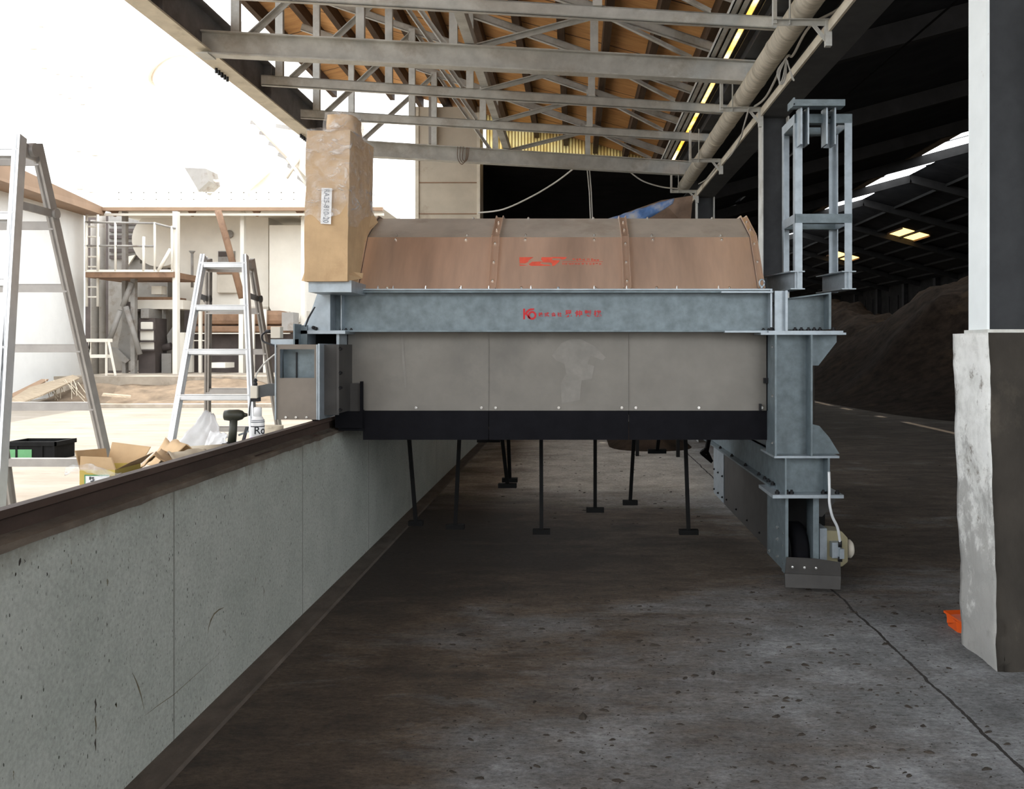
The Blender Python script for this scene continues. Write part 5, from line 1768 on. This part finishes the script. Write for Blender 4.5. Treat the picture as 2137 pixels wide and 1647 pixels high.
mb = MB(); mb.bar((c.x - 0.03, c.y, WT + 0.095), (c.x + 0.02, c.y, WT + 0.115), 0.010, 0.012, (0, 1, 0)); mb.tube([(c.x + .0, c.y - .02, WT + .04), (c.x + .03, c.y - .02, WT + .045)], 0.015, 12)
mb.build('clamp_jaw', 'galv_light', t)
mb = MB()
def foam(u, v):
    a = 2 * math.pi * u
    p = Vector((-1.80 + 0.075 * math.cos(a) * (1 - .25 * v), 5.15 + 0.06 * math.sin(a) * (1 - .25 * v), WT + 0.10 * v))
    return p + Vector((1, 1, .5)) * 0.015 * noise.noise(p * 18)
mb.grid(foam, 24, 8); mb.prism([(-1.80 + 0.055 * math.cos(k * math.pi / 8), 5.15 + 0.044 * math.sin(k * math.pi / 8), WT + 0.09) for k in range(16)], (0, 0, 0.012))
tag(mb.build('foam_block', 'card_pale'), 'pale foam block on the wall top under the wheel box', 'foam')

# crate in the yard, orange pallet behind the pillar
cr = thing('storage_crate', 'black plastic crate with green side standing on the yard ground', 'crate', (-7.75, 12.5, 0))
mb = MB()
mb.box(-8.12, -7.42, 12.3, 12.33, 0, 0.26); mb.box(-8.12, -7.42, 12.75, 12.78, 0, 0.26); mb.box(-8.12, -8.09, 12.33, 12.75, 0, 0.26); mb.box(-7.45, -7.42, 12.33, 12.75, 0, 0.26); mb.box(-8.09, -7.45, 12.33, 12.75, 0, 0.03)
mb.build('crate_body', 'black', cr)
mb = MB(); mb.box(-8.14, -7.40, 12.28, 12.30, 0.20, 0.26); mb.box(-7.42, -7.40, 12.28, 12.80, 0.20, 0.26)
for x in (-7.98, -7.62, -7.45):
    mb.box(x, x + 0.03, 12.285, 12.30, 0.0, 0.2)
mb.build('rim', 'black', cr)
mb = MB(); mb.box(-8.10, -7.75, 12.29, 12.30, 0.03, 0.15)
mb.build('side_label', 'green', cr)

pl = thing('plastic_pallet', 'orange plastic pallet leaning behind the rough pillar at right', 'pallet', (2.25, 5.2, 0))
def pq(px, py, D):
    return P(px, py, D)
mb = MB(); mb.prism([pq(1969, 1274, 4.97), pq(2060, 1271, 5.02), pq(2070, 1340, 4.72), pq(2006, 1298, 4.78)], (0, 0, -0.012))
mb.build('top_deck', 'orange', pl)
mb = MB(); mb.prism([pq(1976, 1283, 4.95), pq(1994, 1295, 4.86), pq(1994, 1300, 4.86), pq(1976, 1300, 4.95)], (0.06, 0.02, 0))
mb.build('side_block', 'orange', pl)
mb = MB()
a = pq(1994, 1296, 4.85); b = pq(2030, 1312, 4.78)
mb.hexa([(a.x + .01, a.y, 0.0), (b.x, b.y, 0.0), (b.x, b.y + .12, 0.0), (a.x + .01, a.y + .12, 0.0), (a.x, a.y, a.z), (b.x, b.y, b.z), (b.x, b.y + .12, b.z), (a.x, a.y + .12, a.z)])
mb.build('leg', 'orange', pl)

# ================================================================== PLANT ACROSS THE YARD
def yb(name, px0, px1, py0, py1, D, dd, m, parent=None, lab=None, cat=None, group=None, bevel=0):
    mb = MB()
    mb.box(X(px0, D), X(px1, D), D, D + dd, Z(py1, D), Z(py0, D))
    o = mb.build(name, m, parent, bevel=bevel)
    if lab:
        tag(o, lab, cat, group)
    return o


GD = 30.0
PT = Z(779, GD)           # plinth top
mb = MB(); mb.box(X(112, 26.6), X(760, 26.6), 26.6, 36.9, 0, PT)
tag(mb.build('plinth', 'kerb'), 'low stained concrete plinth under the yard plant', 'plinth')
mb = MB(); mb.prism([(-15.3, 22.9, 0), (-2.3, 23.3, 0), (-2.3, 23.7, 0), (-15.3, 23.3, 0)], (0, 0, 0.09))
tag(mb.build('yard_kerb', 'kerb'), 'low concrete kerb crossing the yard in front of the soil bank', 'kerb')
def bank(u, v):
    x = -15.5 + 9.5 * u
    y = 23.9 + 2.7 * v
    e = min(1, 9 * u + .3) * min(1, 2.2 * (1 - u))
    z = 0.75 * e * v ** 0.8 * (0.75 + 0.5 * noise.noise(Vector((x * .5, y, 0)))) + 0.05 * noise.noise(Vector((x * 3, y * 3, 0)))
    return (x, y, max(0.0, z))
mb = MB(); mb.grid(bank, 70, 16)
tag(mb.build('soil_bank', 'soil'), 'bank of dry brown soil between the kerb and the plinth', 'soil')
for k, (q, m_, lb) in enumerate((
        ((P(18, 838, 22.5), P(60, 812, 24.0), P(150, 786, 25.5), P(165, 792, 25.3), P(90, 826, 23.2), P(30, 849, 22.3)), 'wood_grey', 'larger weathered board leaning on the soil bank by the left ladder'),
        ((P(22, 826, 23.2), P(85, 795, 25), P(100, 795, 25), P(28, 836, 23)), 'fascia', 'narrow brown board on the soil bank behind the weathered board'),
        (((-13.1, 23.9, 0.30), (-12.5, 24.2, 0.22), (-12.44, 24.1, 0.20), (-13.08, 23.8, 0.27)), 'wood_grey', 'short thin plank lying alone on the soil bank between the two ladders'))):
    mb = MB(); mb.prism(q, (0, 0.04, 0.05))
    tag(mb.build('board', m_), lb, 'board')
t = thing('straw_tuft', 'dry straw stalks sticking out of the soil bank beside the boards', 'straw', P(130, 800, 24.6))
for k in range(16):
    mb = MB()
    a = P(95 + k * 4.5, 792 + (k * 7) % 9, 24.7)
    mb.tube([a, a + Vector((rnd.uniform(.1, .7), -0.3, rnd.uniform(-.55, -.2)))], 0.010, 4)
    mb.build('stalk', 'card_pale', t)

# white building at far left with brown eave
wb = thing('white_building', 'white building with a brown sloping eave at the left edge', 'building', (-19, 27, 0))
mb = MB(); mb.hexa([(-15.8, 20.5, 0), (-17.1, 30, 0), (-26, 30, 0), (-26, 20.5, 0), (-15.8, 20.5, 6.2), (-17.1, 30, 6.2), (-26, 30, 6.2), (-26, 20.5, 6.2)])
mb.build('wall', 'white_wall', wb)
mb = MB(); mb.hexa([(-14.66, 19.64, 5.94), (-16.39, 30.0, 6.21), (-26, 30, 6.21), (-26, 19.64, 5.94), (-14.66, 19.64, 6.62), (-16.47, 30.3, 6.48), (-26, 30.3, 6.48), (-26, 19.64, 6.62)])
mb.build('eave', 'fascia', wb)
# tall pale plant building behind
tb = thing('plant_building', 'tall pale plant building filling the sky behind the canopy', 'building', (-24, 44, 0))
mb = MB(); mb.box(-42, -11.5, 42, 52, 0, 17.5)
mb.build('wall', 'white_wall', tb)
for k, (px, py, s) in enumerate(((92, 138, 6), (120, 152, 4), (148, 156, 4), (170, 158, 3), (187, 180, 4), (126, 194, 4), (145, 202, 4), (172, 214, 5), (164, 312, 5), (198, 320, 6), (166, 390, 6), (190, 398, 4), (70, 97, 7), (85, 52, 5))):
    mb = MB(); c = P(px, py, 41.95); w_ = s * 41.95 / F
    mb.box(c.x - w_, c.x + w_, 41.9, 42.0, c.z - w_ * .8, c.z + w_ * .8)
    mb.build('vent', 'vent_cream', tb)
# canopy edge with posts
cn = thing('yard_canopy', 'long brown edged canopy crossing above the yard plant', 'canopy', (-13, 31, PT))
mb = MB(); mb.box(X(205, GD), X(800, GD), GD, GD + 9, Z(436, GD), Z(430, GD))
mb.build('roof_sheet', 'plant_white', cn)
mb = MB(); mb.box(X(205, GD), X(800, GD), GD - .15, GD, Z(441, GD), Z(434, GD))
mb.build('fascia_beam', 'fascia', cn)
mb = MB(); mb.box(X(175, GD), X(800, GD), GD, GD + .1, Z(450, GD), Z(445, GD))
mb.build('lower_tube', 'plant_white', cn)
for px in (238, 400, 535, 625):
    mb = MB(); mb.prism([P(px - 9, 440, GD + .05), P(px + 9, 440, GD + .05), P(px + 3, 452, GD + .05), P(px - 1, 452, GD + .05)], (0, 0.05, 0))
    mb.build('bracket', 'brown_steel', cn)
for px, lab in ((258, 1), (366, 1), (505, 1), (632, 1)):
    mb = MB(); mb.box(X(px - 4, GD + .5), X(px + 4, GD + .5), GD + .5, GD + .7, PT, Z(436, GD + .5))
    mb.build('post', 'plant_grey' if px == 258 else 'plant_white', cn)
mb = MB(); mb.tube(path((455, 440, 29.6), (470, 490, 29.6), (505, 622, 29.6)), 0.115, 10)
mb.build('raking_tube', 'brown_steel', cn)
mb = MB()
for px in range(250, 640, 26):
    mb.box(X(px, GD), X(px + 2, GD), GD - .1, GD - .05, Z(434, GD), Z(402, GD))
mb.box(X(205, GD), X(640, GD), GD - .1, GD - .05, Z(404, GD), Z(402, GD)); mb.box(X(205, GD), X(640, GD), GD - .1, GD - .05, Z(418, GD), Z(416.5, GD))
mb.build('roof_railing', 'plant_white', cn)

# long sloping duct with flange, ending at a hood
t = thing('sloping_duct', 'thick pale duct sloping down from the upper left sky to the canopy', 'duct', P(540, 350, 33))
mb = MB(); mb.tube([P(170, -80, 33), P(352, 142, 33)], 0.72, 24); mb.build('upper_pipe', 'white_wall', t)
mb = MB(); mb.tube([P(352, 142, 33), P(470, 290, 33), P(555, 385, 33)], 0.80, 24); mb.build('lower_pipe', 'pipe_cream', t)
mb = MB()
d = (P(470, 290, 33) - P(352, 142, 33)).normalized()
mb.tube([P(352, 142, 33) - d * .06, P(352, 142, 33) + d * .12], 0.90, 24); mb.build('flange', 'pipe_cream', t)
mb = MB(); mb.box(X(520, 32.4), X(625, 32.4), 32.4, 34, Z(436, 33), Z(330, 33)); mb.build('duct_box', 'cream', t)
t = thing('vent_hood', 'grey cone shaped vent hood above the canopy', 'vent', P(412, 400, 31))
mb = MB(); mb.prism([P(385, 350, 31), P(430, 352, 31), P(436, 378, 31), P(414, 398, 31)], (0, 1.0, 0)); mb.build('cone', 'plant_grey', t)
mb = MB(); mb.tube([P(425, 372, 31.5), P(450, 378, 31.5), P(462, 376, 31.5)], 0.05, 8); mb.build('vent_pipe', 'plant_white', t)
mb = MB(); mb.tube([P(414, 396, 31.3), P(414, 432, 31.3)], 0.16, 10); mb.build('stem', 'plant_white', t)
# neighbour lean-to seen below the eave girder
t = thing('lean_to_roof', 'pale ribbed lean-to roof between the eave girder and the carton', 'roof', P(640, 320, 26))
q = [P(512, 237, 30), P(765, 258, 24), P(765, 500, 24), P(640, 385, 28)]
mb = MB(); mb.prism(q, (0, 0, 0.05)); mb.build('roof_sheet', 'cream', t)
for k in range(6):
    u = (k + .7) / 6.5
    a, b = q[0].lerp(q[3], u), q[1].lerp(q[2], u)
    mb = MB(); mb.bar(a + Vector((0, 0, -.06)), b + Vector((0, 0, -.06)), 0.10, 0.12); mb.build('rib', 'plant_grey', t)
for a, b in ((P(598, 372, 27), P(645, 300, 27)), (P(600, 330, 27), P(650, 400, 27))):
    mb = MB(); mb.tube([a, b], 0.05, 8); mb.build('brace', 'plant_white', t)

# access platform with railing and caged ladder
D = 29.0
pf = thing('access_platform', 'raised access platform with white railing and brown deck edge at left', 'platform', (X(270, D), D, PT))
mb = MB(); mb.box(X(178, D), X(362, D), D, D + 2.2, Z(579, D), Z(567, D)); mb.build('deck', 'brown_steel', pf)
mb = MB(); mb.box(X(178, D), X(362, D), D - .03, D, Z(568, D), Z(563, D)); mb.build('toe_board', 'plant_white', pf)
for px in (180, 241, 323, 359):
    mb = MB(); mb.tube(path((px, 566, D), (px, 464 if px < 330 else 472, D)), 0.04, 8); mb.build('railing_post', 'plant_white', pf)
for q in ((( 178, 464), (323, 466)), ((323, 466), (366, 477)), ((178, 513), (323, 514))):
    mb = MB(); mb.tube(path((*q[0], D), (*q[1], D)), 0.035, 8); mb.build('railing_bar', 'plant_grey', pf)
for px in (205, 300):
    mb = MB(); mb.tube(path((px, 566, D), (px, 494, D)), 0.05, 8); mb.build('railing_post', 'plant_white', pf)
mb = MB(); mb.tube(path((330, 566, D), (356, 520, D)), 0.06, 8); mb.build('railing_bar', 'plant_white', pf)
mb = MB(); mb.box(X(357, D), X(367, D), D + .1, D + .3, PT, Z(440, D)); mb.build('platform_leg', 'plant_white', pf)
mb = MB(); mb.box(X(253, D), X(262, D), D + .6, D + .8, PT, Z(579, D)); mb.build('platform_leg', 'plant_grey', pf)
for a, b in (((251, 648), (228, 712)), ((263, 640), (292, 740)), ((256, 640), (275, 590))):
    mb = MB(); mb.tube(path((*a, D + .5), (*b, D + .5)), 0.09, 8); mb.build('diagonal_brace', 'plant_grey', pf)
cl = thing('fixed_ladder', 'white fixed ladder rising beside the white building corner', 'ladder', (X(190, 29.4), 29.4, PT))
for px in (181, 204):
    mb = MB(); mb.tube(path((px, 640, 29.4), (px, 448, 29.4)), 0.045, 8); mb.build('stringer', 'plant_white', cl)
for k in range(9):
    mb = MB(); mb.tube(path((181, 452 + k * 21, 29.4), (204, 452 + k * 21, 29.4)), 0.03, 6); mb.build('rung', 'plant_white', cl)
# process equipment behind the platform
yb('rear_cladding', 178, 640, 448, 779, 37, 0.3, 'plant_dark', None, 'dark cladding in the shade behind the yard plant', 'wall')
for k, (px0, px1, py0, lb) in enumerate(((190, 206, 590, 'left of the two tall grey pipes under the platform'), (207, 220, 580, 'right of the two tall grey pipes under the platform'))):
    mb = MB(); c = (px0 + px1) / 2
    mb.tube([Vector((X(c, 31), 31, 0)), P(c, py0 - 130, 31)], (px1 - px0) / 2 * 31 / F, 16)
    tag(mb.build('process_pipe', 'plant_grey'), lb, 'pipe', 'tall grey pipes under the platform')
dk = thing('round_tank', 'pale round tank behind the platform railing', 'tank', P(340, 560, 33))
mb = MB(); mb.tube([P(332, 500, 32.2), P(332, 500, 32.2) + Vector((0, 2.6, 0))], 1.02, 28); mb.build('shell', 'plant_white', dk)
mb = MB(); mb.box(X(300, 33), X(360, 33), 32.6, 34, PT, Z(552, 33)); mb.build('tank_stand', 'plant_grey', dk)
t = thing('louvre_unit', 'grey brown louvred unit behind the platform railing', 'machine', P(275, 520, 33.5))
mb = MB(); mb.box(X(226, 33.5), X(292, 33.5), 33.5, 35, PT, Z(450, 33.5)); mb.build('casing', 'plant_grey', t)
for k in range(6):
    mb = MB(); mb.box(X(228, 33.4), X(290, 33.4), 33.4, 33.5, Z(470 + k * 14, 33.4), Z(463 + k * 14, 33.4)); mb.build('louvre', 'plant_dark', t)
mb = MB(); mb.prism([P(262, 536, 33.3), P(282, 532, 33.3), P(262, 562, 33.3)], (0, .1, 0)); mb.build('bracket_plate', 'plant_white', t)
t = thing('hopper', 'pale tapered hopper behind the platform column', 'hopper', P(270, 770, 30.4))
mb = MB(); mb.prism([P(246, 720, 30.2), P(263, 640, 30.2), P(282, 690, 30.2), P(286, 720, 30.2), P(284, 752, 30.2), P(262, 752, 30.2), P(252, 745, 30.2)], (0, .9, 0)); mb.build('hopper_body', 'plant_grey', t)
mb = MB(); mb.prism([P(232, 724, 30.0), P(246, 728, 30.0), P(270, 752, 30.0), P(262, 758, 30.0), P(250, 752, 30.0)], (0, .1, 0)); mb.build('chute', 'plant_grey', t)
mb = MB(); mb.box(X(255, 30.1), X(262, 30.1), 30.1, 30.3, PT, Z(748, 30.1)); mb.build('hopper_leg', 'plant_grey', t)
t = thing('valve_unit', 'stacked pale casing with dark bands below the horizontal duct', 'machine', P(306, 770, 30))
for k, (x0, x1, y0, y1) in enumerate(((296, 313, 644, 665), (295, 320, 672, 688), (293, 321, 690, 711), (291, 322, 714, 730), (291, 322, 732, 752))):
    mb = MB(); mb.box(X(x0, 30), X(x1, 30), 29.9 + k * .03, 30.9, Z(y1, 30), Z(y0, 30)); mb.build('casing', 'plant_white' if k != 0 else 'plant_grey', t, bevel=.03)
mb = MB(); mb.box(X(289, 30), X(324, 30), 30.0, 30.85, PT, Z(664, 30)); mb.build('core', 'plant_dark', t)
for y in (689, 712.5, 731):
    mb = MB(); mb.box(X(290, 29.85), X(322, 29.85), 29.85, 29.95, Z(y + 1.2, 29.85), Z(y - 1.2, 29.85)); mb.build('band', 'plant_dark', t)
t = thing('horizontal_duct', 'pale horizontal duct with dark mouth left of the second ladder', 'duct', P(330, 640, 30.5))
mb = MB(); mb.box(X(287, 30.4), X(382, 30.4), 30.4, 31.4, Z(645, 30.4), Z(626, 30.4)); mb.build('duct_body', 'plant_white', t)
mb = MB(); mb.box(X(262, 30.4), X(290, 30.4), 30.45, 31.3, Z(650, 30.4), Z(630, 30.4)); mb.build('duct_mouth', 'plant_dark', t)
mb = MB(); mb.box(X(287, 30.4), X(362, 30.4), 30.4, 31.4, Z(626, 30.4), Z(620, 30.4)); mb.build('dusty_top', 'brown_steel', t)
for px in (326, 341):
    mb = MB(); mb.box(X(px, 30.9), X(px + 5, 30.9), 30.9, 31.1, PT, Z(645, 30.9)); mb.build('duct_leg', 'plant_grey', t)
yb('switch_box', 316, 337, 597, 614, 30.2, 0.4, 'plant_white', None, 'white switch box hanging under the platform deck', 'box')
yb('control_cabinet', 369, 384, 694, 778, 29.8, 0.8, 'plant_white', None, 'pale narrow control cabinet left of the second ladder', 'cabinet')
t = thing('pump_unit', 'dark pump with grey base box under the horizontal duct', 'pump', P(345, 778, 30.3))
mb = MB(); mb.box(X(337, 30.3), X(357, 30.3), 30.3, 31, PT, Z(738, 30.3)); mb.build('base_box', 'plant_grey', t)
mb = MB(); mb.tube([P(330, 728, 30.6), P(352, 724, 30.6), P(358, 722, 30.6)], 0.13, 12); mb.build('pump_body', 'plant_dark', t)
mb = MB(); mb.prism([P(348, 700, 30.7), P(364, 676, 30.7), P(364, 715, 30.7), P(352, 730, 30.7)], (0, .5, 0)); mb.build('pump_cover', 'plant_grey', t)
# wooden step stool in front
st = thing('step_stool', 'pale folding step stool standing on the plinth edge at left', 'stool', (X(210, 27.4), 27.4, Z(779, 27.4)))
D = 27.4
for a, b in (((187, 710), (189, 784)), ((222, 710), (222, 784)), ((226, 710), (241, 784)), ((189, 712), (180, 784))):
    mb = MB(); mb.bar(P(*a, D), P(*b, D), 0.05, 0.06, (0, 1, 0)); mb.build('leg', 'plant_white', st)
for y, x0, x1 in ((710, 181, 226), (743, 184, 223)):
    mb = MB(); mb.box(X(x0, D), X(x1, D), D - .06, D + .25, Z(y + 4, D), Z(y - 3, D)); mb.build('step', 'plant_white', st)
# kiln, drier and silo to the right
D = 30.6
kl = thing('kiln', 'long rusty brown horizontal kiln seen through the second ladder', 'kiln', P(520, 775, D))
mb = MB(); mb.box(X(400, D), X(590, D), D, D + .85, Z(678, D), Z(648, D)); mb.build('kiln_body', 'brown_steel', kl, bevel=.15)
mb = MB(); mb.box(X(400, D), X(600, D), D + .02, D + .85, Z(694, D), Z(680, D)); mb.build('lower_beam', 'brown_steel', kl, bevel=.06)
mb = MB(); mb.box(X(396, D), X(606, D), D - .1, D, Z(697, D), Z(695, D)); mb.build('pipe_rail', 'plant_white', kl)
mb = MB(); mb.box(X(400, D + .5), X(640, D + .5), D + .5, D + .85, PT, Z(694, D)); mb.build('firebox', 'plant_dark', kl)
for px in (414, 498, 524, 549):
    mb = MB(); mb.box(X(px, D - .2), X(px + (9 if px == 498 else 6), D - .2), D - .2, D - .1, PT, Z(646, D)); mb.build('kiln_post', 'plant_white', kl)
for y in (711, 738):
    mb = MB(); mb.box(X(396, D - .15), X(440, D - .15), D - .15, D - .1, Z(y + 1, D), Z(y - 1, D)); mb.build('pipe_rail', 'plant_white', kl)
yb('sand_tray', 435, 470, 757, 768, 29.6, 0.8, 'plant_white', None, 'low white tray below the kiln', 'tray')
dr = thing('drier_casing', 'pale drier casing with a dark inspection hatch behind the second ladder', 'machine', P(470, 640, 32))
mb = MB(); mb.box(X(376, 32), X(560, 32), 32, 35, Z(646, 32), Z(452, 32)); mb.build('casing', 'plant_white', dr)
mb = MB(); mb.box(X(455, 31.9), X(489, 31.9), 31.9, 32, Z(560, 31.9), Z(524, 31.9)); mb.build('hatch', 'plant_grey', dr)
mb = MB(); mb.box(X(456, 31.85), X(476, 31.85), 31.85, 31.92, Z(535, 31.9), Z(526, 31.9)); mb.build('hatch_opening', 'plant_dark', dr)
mb = MB(); mb.box(X(452, 31.8), X(494, 31.8), 31.8, 31.9, Z(612, 31.8), Z(568, 31.8)); mb.build('lower_drum', 'cream', dr, bevel=.04)
mb = MB(); mb.box(X(452, 31.75), X(494, 31.75), 31.75, 31.9, Z(572, 31.8), Z(566, 31.8)); mb.build('drum_rim', 'brown_steel', dr)
mb = MB(); mb.lathe([(.02, 0), (.15, 0), (.15, .05), (.02, .06)], P(479, 489, 31.95), (0, -1, 0), 16); mb.build('gauge', 'plant_grey', dr)
mb = MB(); mb.box(X(376, 31.9), X(560, 31.9), 31.9, 32.0, Z(647, 31.9), Z(640, 31.9)); mb.build('base_beam', 'cream', dr)
mb = MB(); mb.tube(path((401, 600, 31.6), (401, 527, 31.6)), 0.05, 8); mb.lathe([(.02, 0), (.12, 0), (.04, -.10)], P(401, 524, 31.6), (0, 0, 1), 12); mb.build('stack_pipe', 'plant_grey', dr)
sl = thing('silo', 'white silo with cone bottom between the second ladder and the machine', 'silo', P(590, 700, 32))
mb = MB(); mb.prism([P(562, 470, 31.5), P(632, 470, 31.5), P(632, 648, 31.5), P(622, 672, 31.5), P(575, 672, 31.5), P(562, 640, 31.5)], (0, 2.0, 0)); mb.build('silo_body', 'plant_white', sl)
mb = MB(); mb.box(X(588, 31.4), X(604, 31.4), 31.4, 31.5, Z(700, 31.4), Z(650, 31.4)); mb.build('outlet', 'cream', sl)
for px in (600, 624):
    mb = MB(); mb.box(X(px, 31.8), X(px + 7, 31.8), 31.8, 32, PT, Z(660, 31.8)); mb.build('silo_leg', 'plant_white', sl)
yb('fan_housing', 588, 612, 652, 690, 29.8, 0.6, 'plant_grey', None, 'grey fan housing below the silo left of the machine', 'machine')

# ================================================================== MUD ON THE FLOOR
mb = MB()
cr_ = random.Random(11)
for k in range(2800):
    if k < 2300:
        y = 1.9 + 3.9 * cr_.random() ** 1.3
        x = cr_.uniform(-0.75, 2.6)
        if x > 1.9 and 4.0 < y < 4.9:
            continue
    elif k < 2600:
        y = cr_.uniform(7.8, 13.0); x = cr_.uniform(-0.9, 1.25)
    else:
        y = cr_.uniform(5.5, 12); x = cr_.uniform(2.7, 6.5)
    s = 0.003 + 0.014 * cr_.random() ** 6
    if cr_.random() < 0.04:
        s *= 1.7
    a = cr_.gauss(0, 0.5)
    seed = cr_.random() * 50
    nr = 7
    ring = []
    for j in range(nr):
        b = 2 * math.pi * j / nr
        r = s * (0.8 + 0.6 * noise.noise(Vector((math.cos(b) + seed, math.sin(b), 0))))
        px_, py_ = 1.9 * r * math.cos(b), 0.9 * r * math.sin(b)
        ring.append((x + px_ * math.cos(a) - py_ * math.sin(a), y + px_ * math.sin(a) + py_ * math.cos(a)))
    lo = [mb.bm.verts.new((p[0], p[1], 0.0)) for p in ring]
    hi = [mb.bm.verts.new((x + (p[0] - x) * 0.6, y + (p[1] - y) * 0.6, s * (0.25 + 0.25 * cr_.random()))) for p in ring]
    for j in range(nr):
        mb.bm.faces.new([lo[j], lo[(j + 1) % nr], hi[(j + 1) % nr], hi[j]])
    mb.bm.faces.new(hi)
tag(mb.build('mud_clods', 'clod'), 'countless small dark mud clods scattered over the lane floor', 'mud', None, 'stuff')
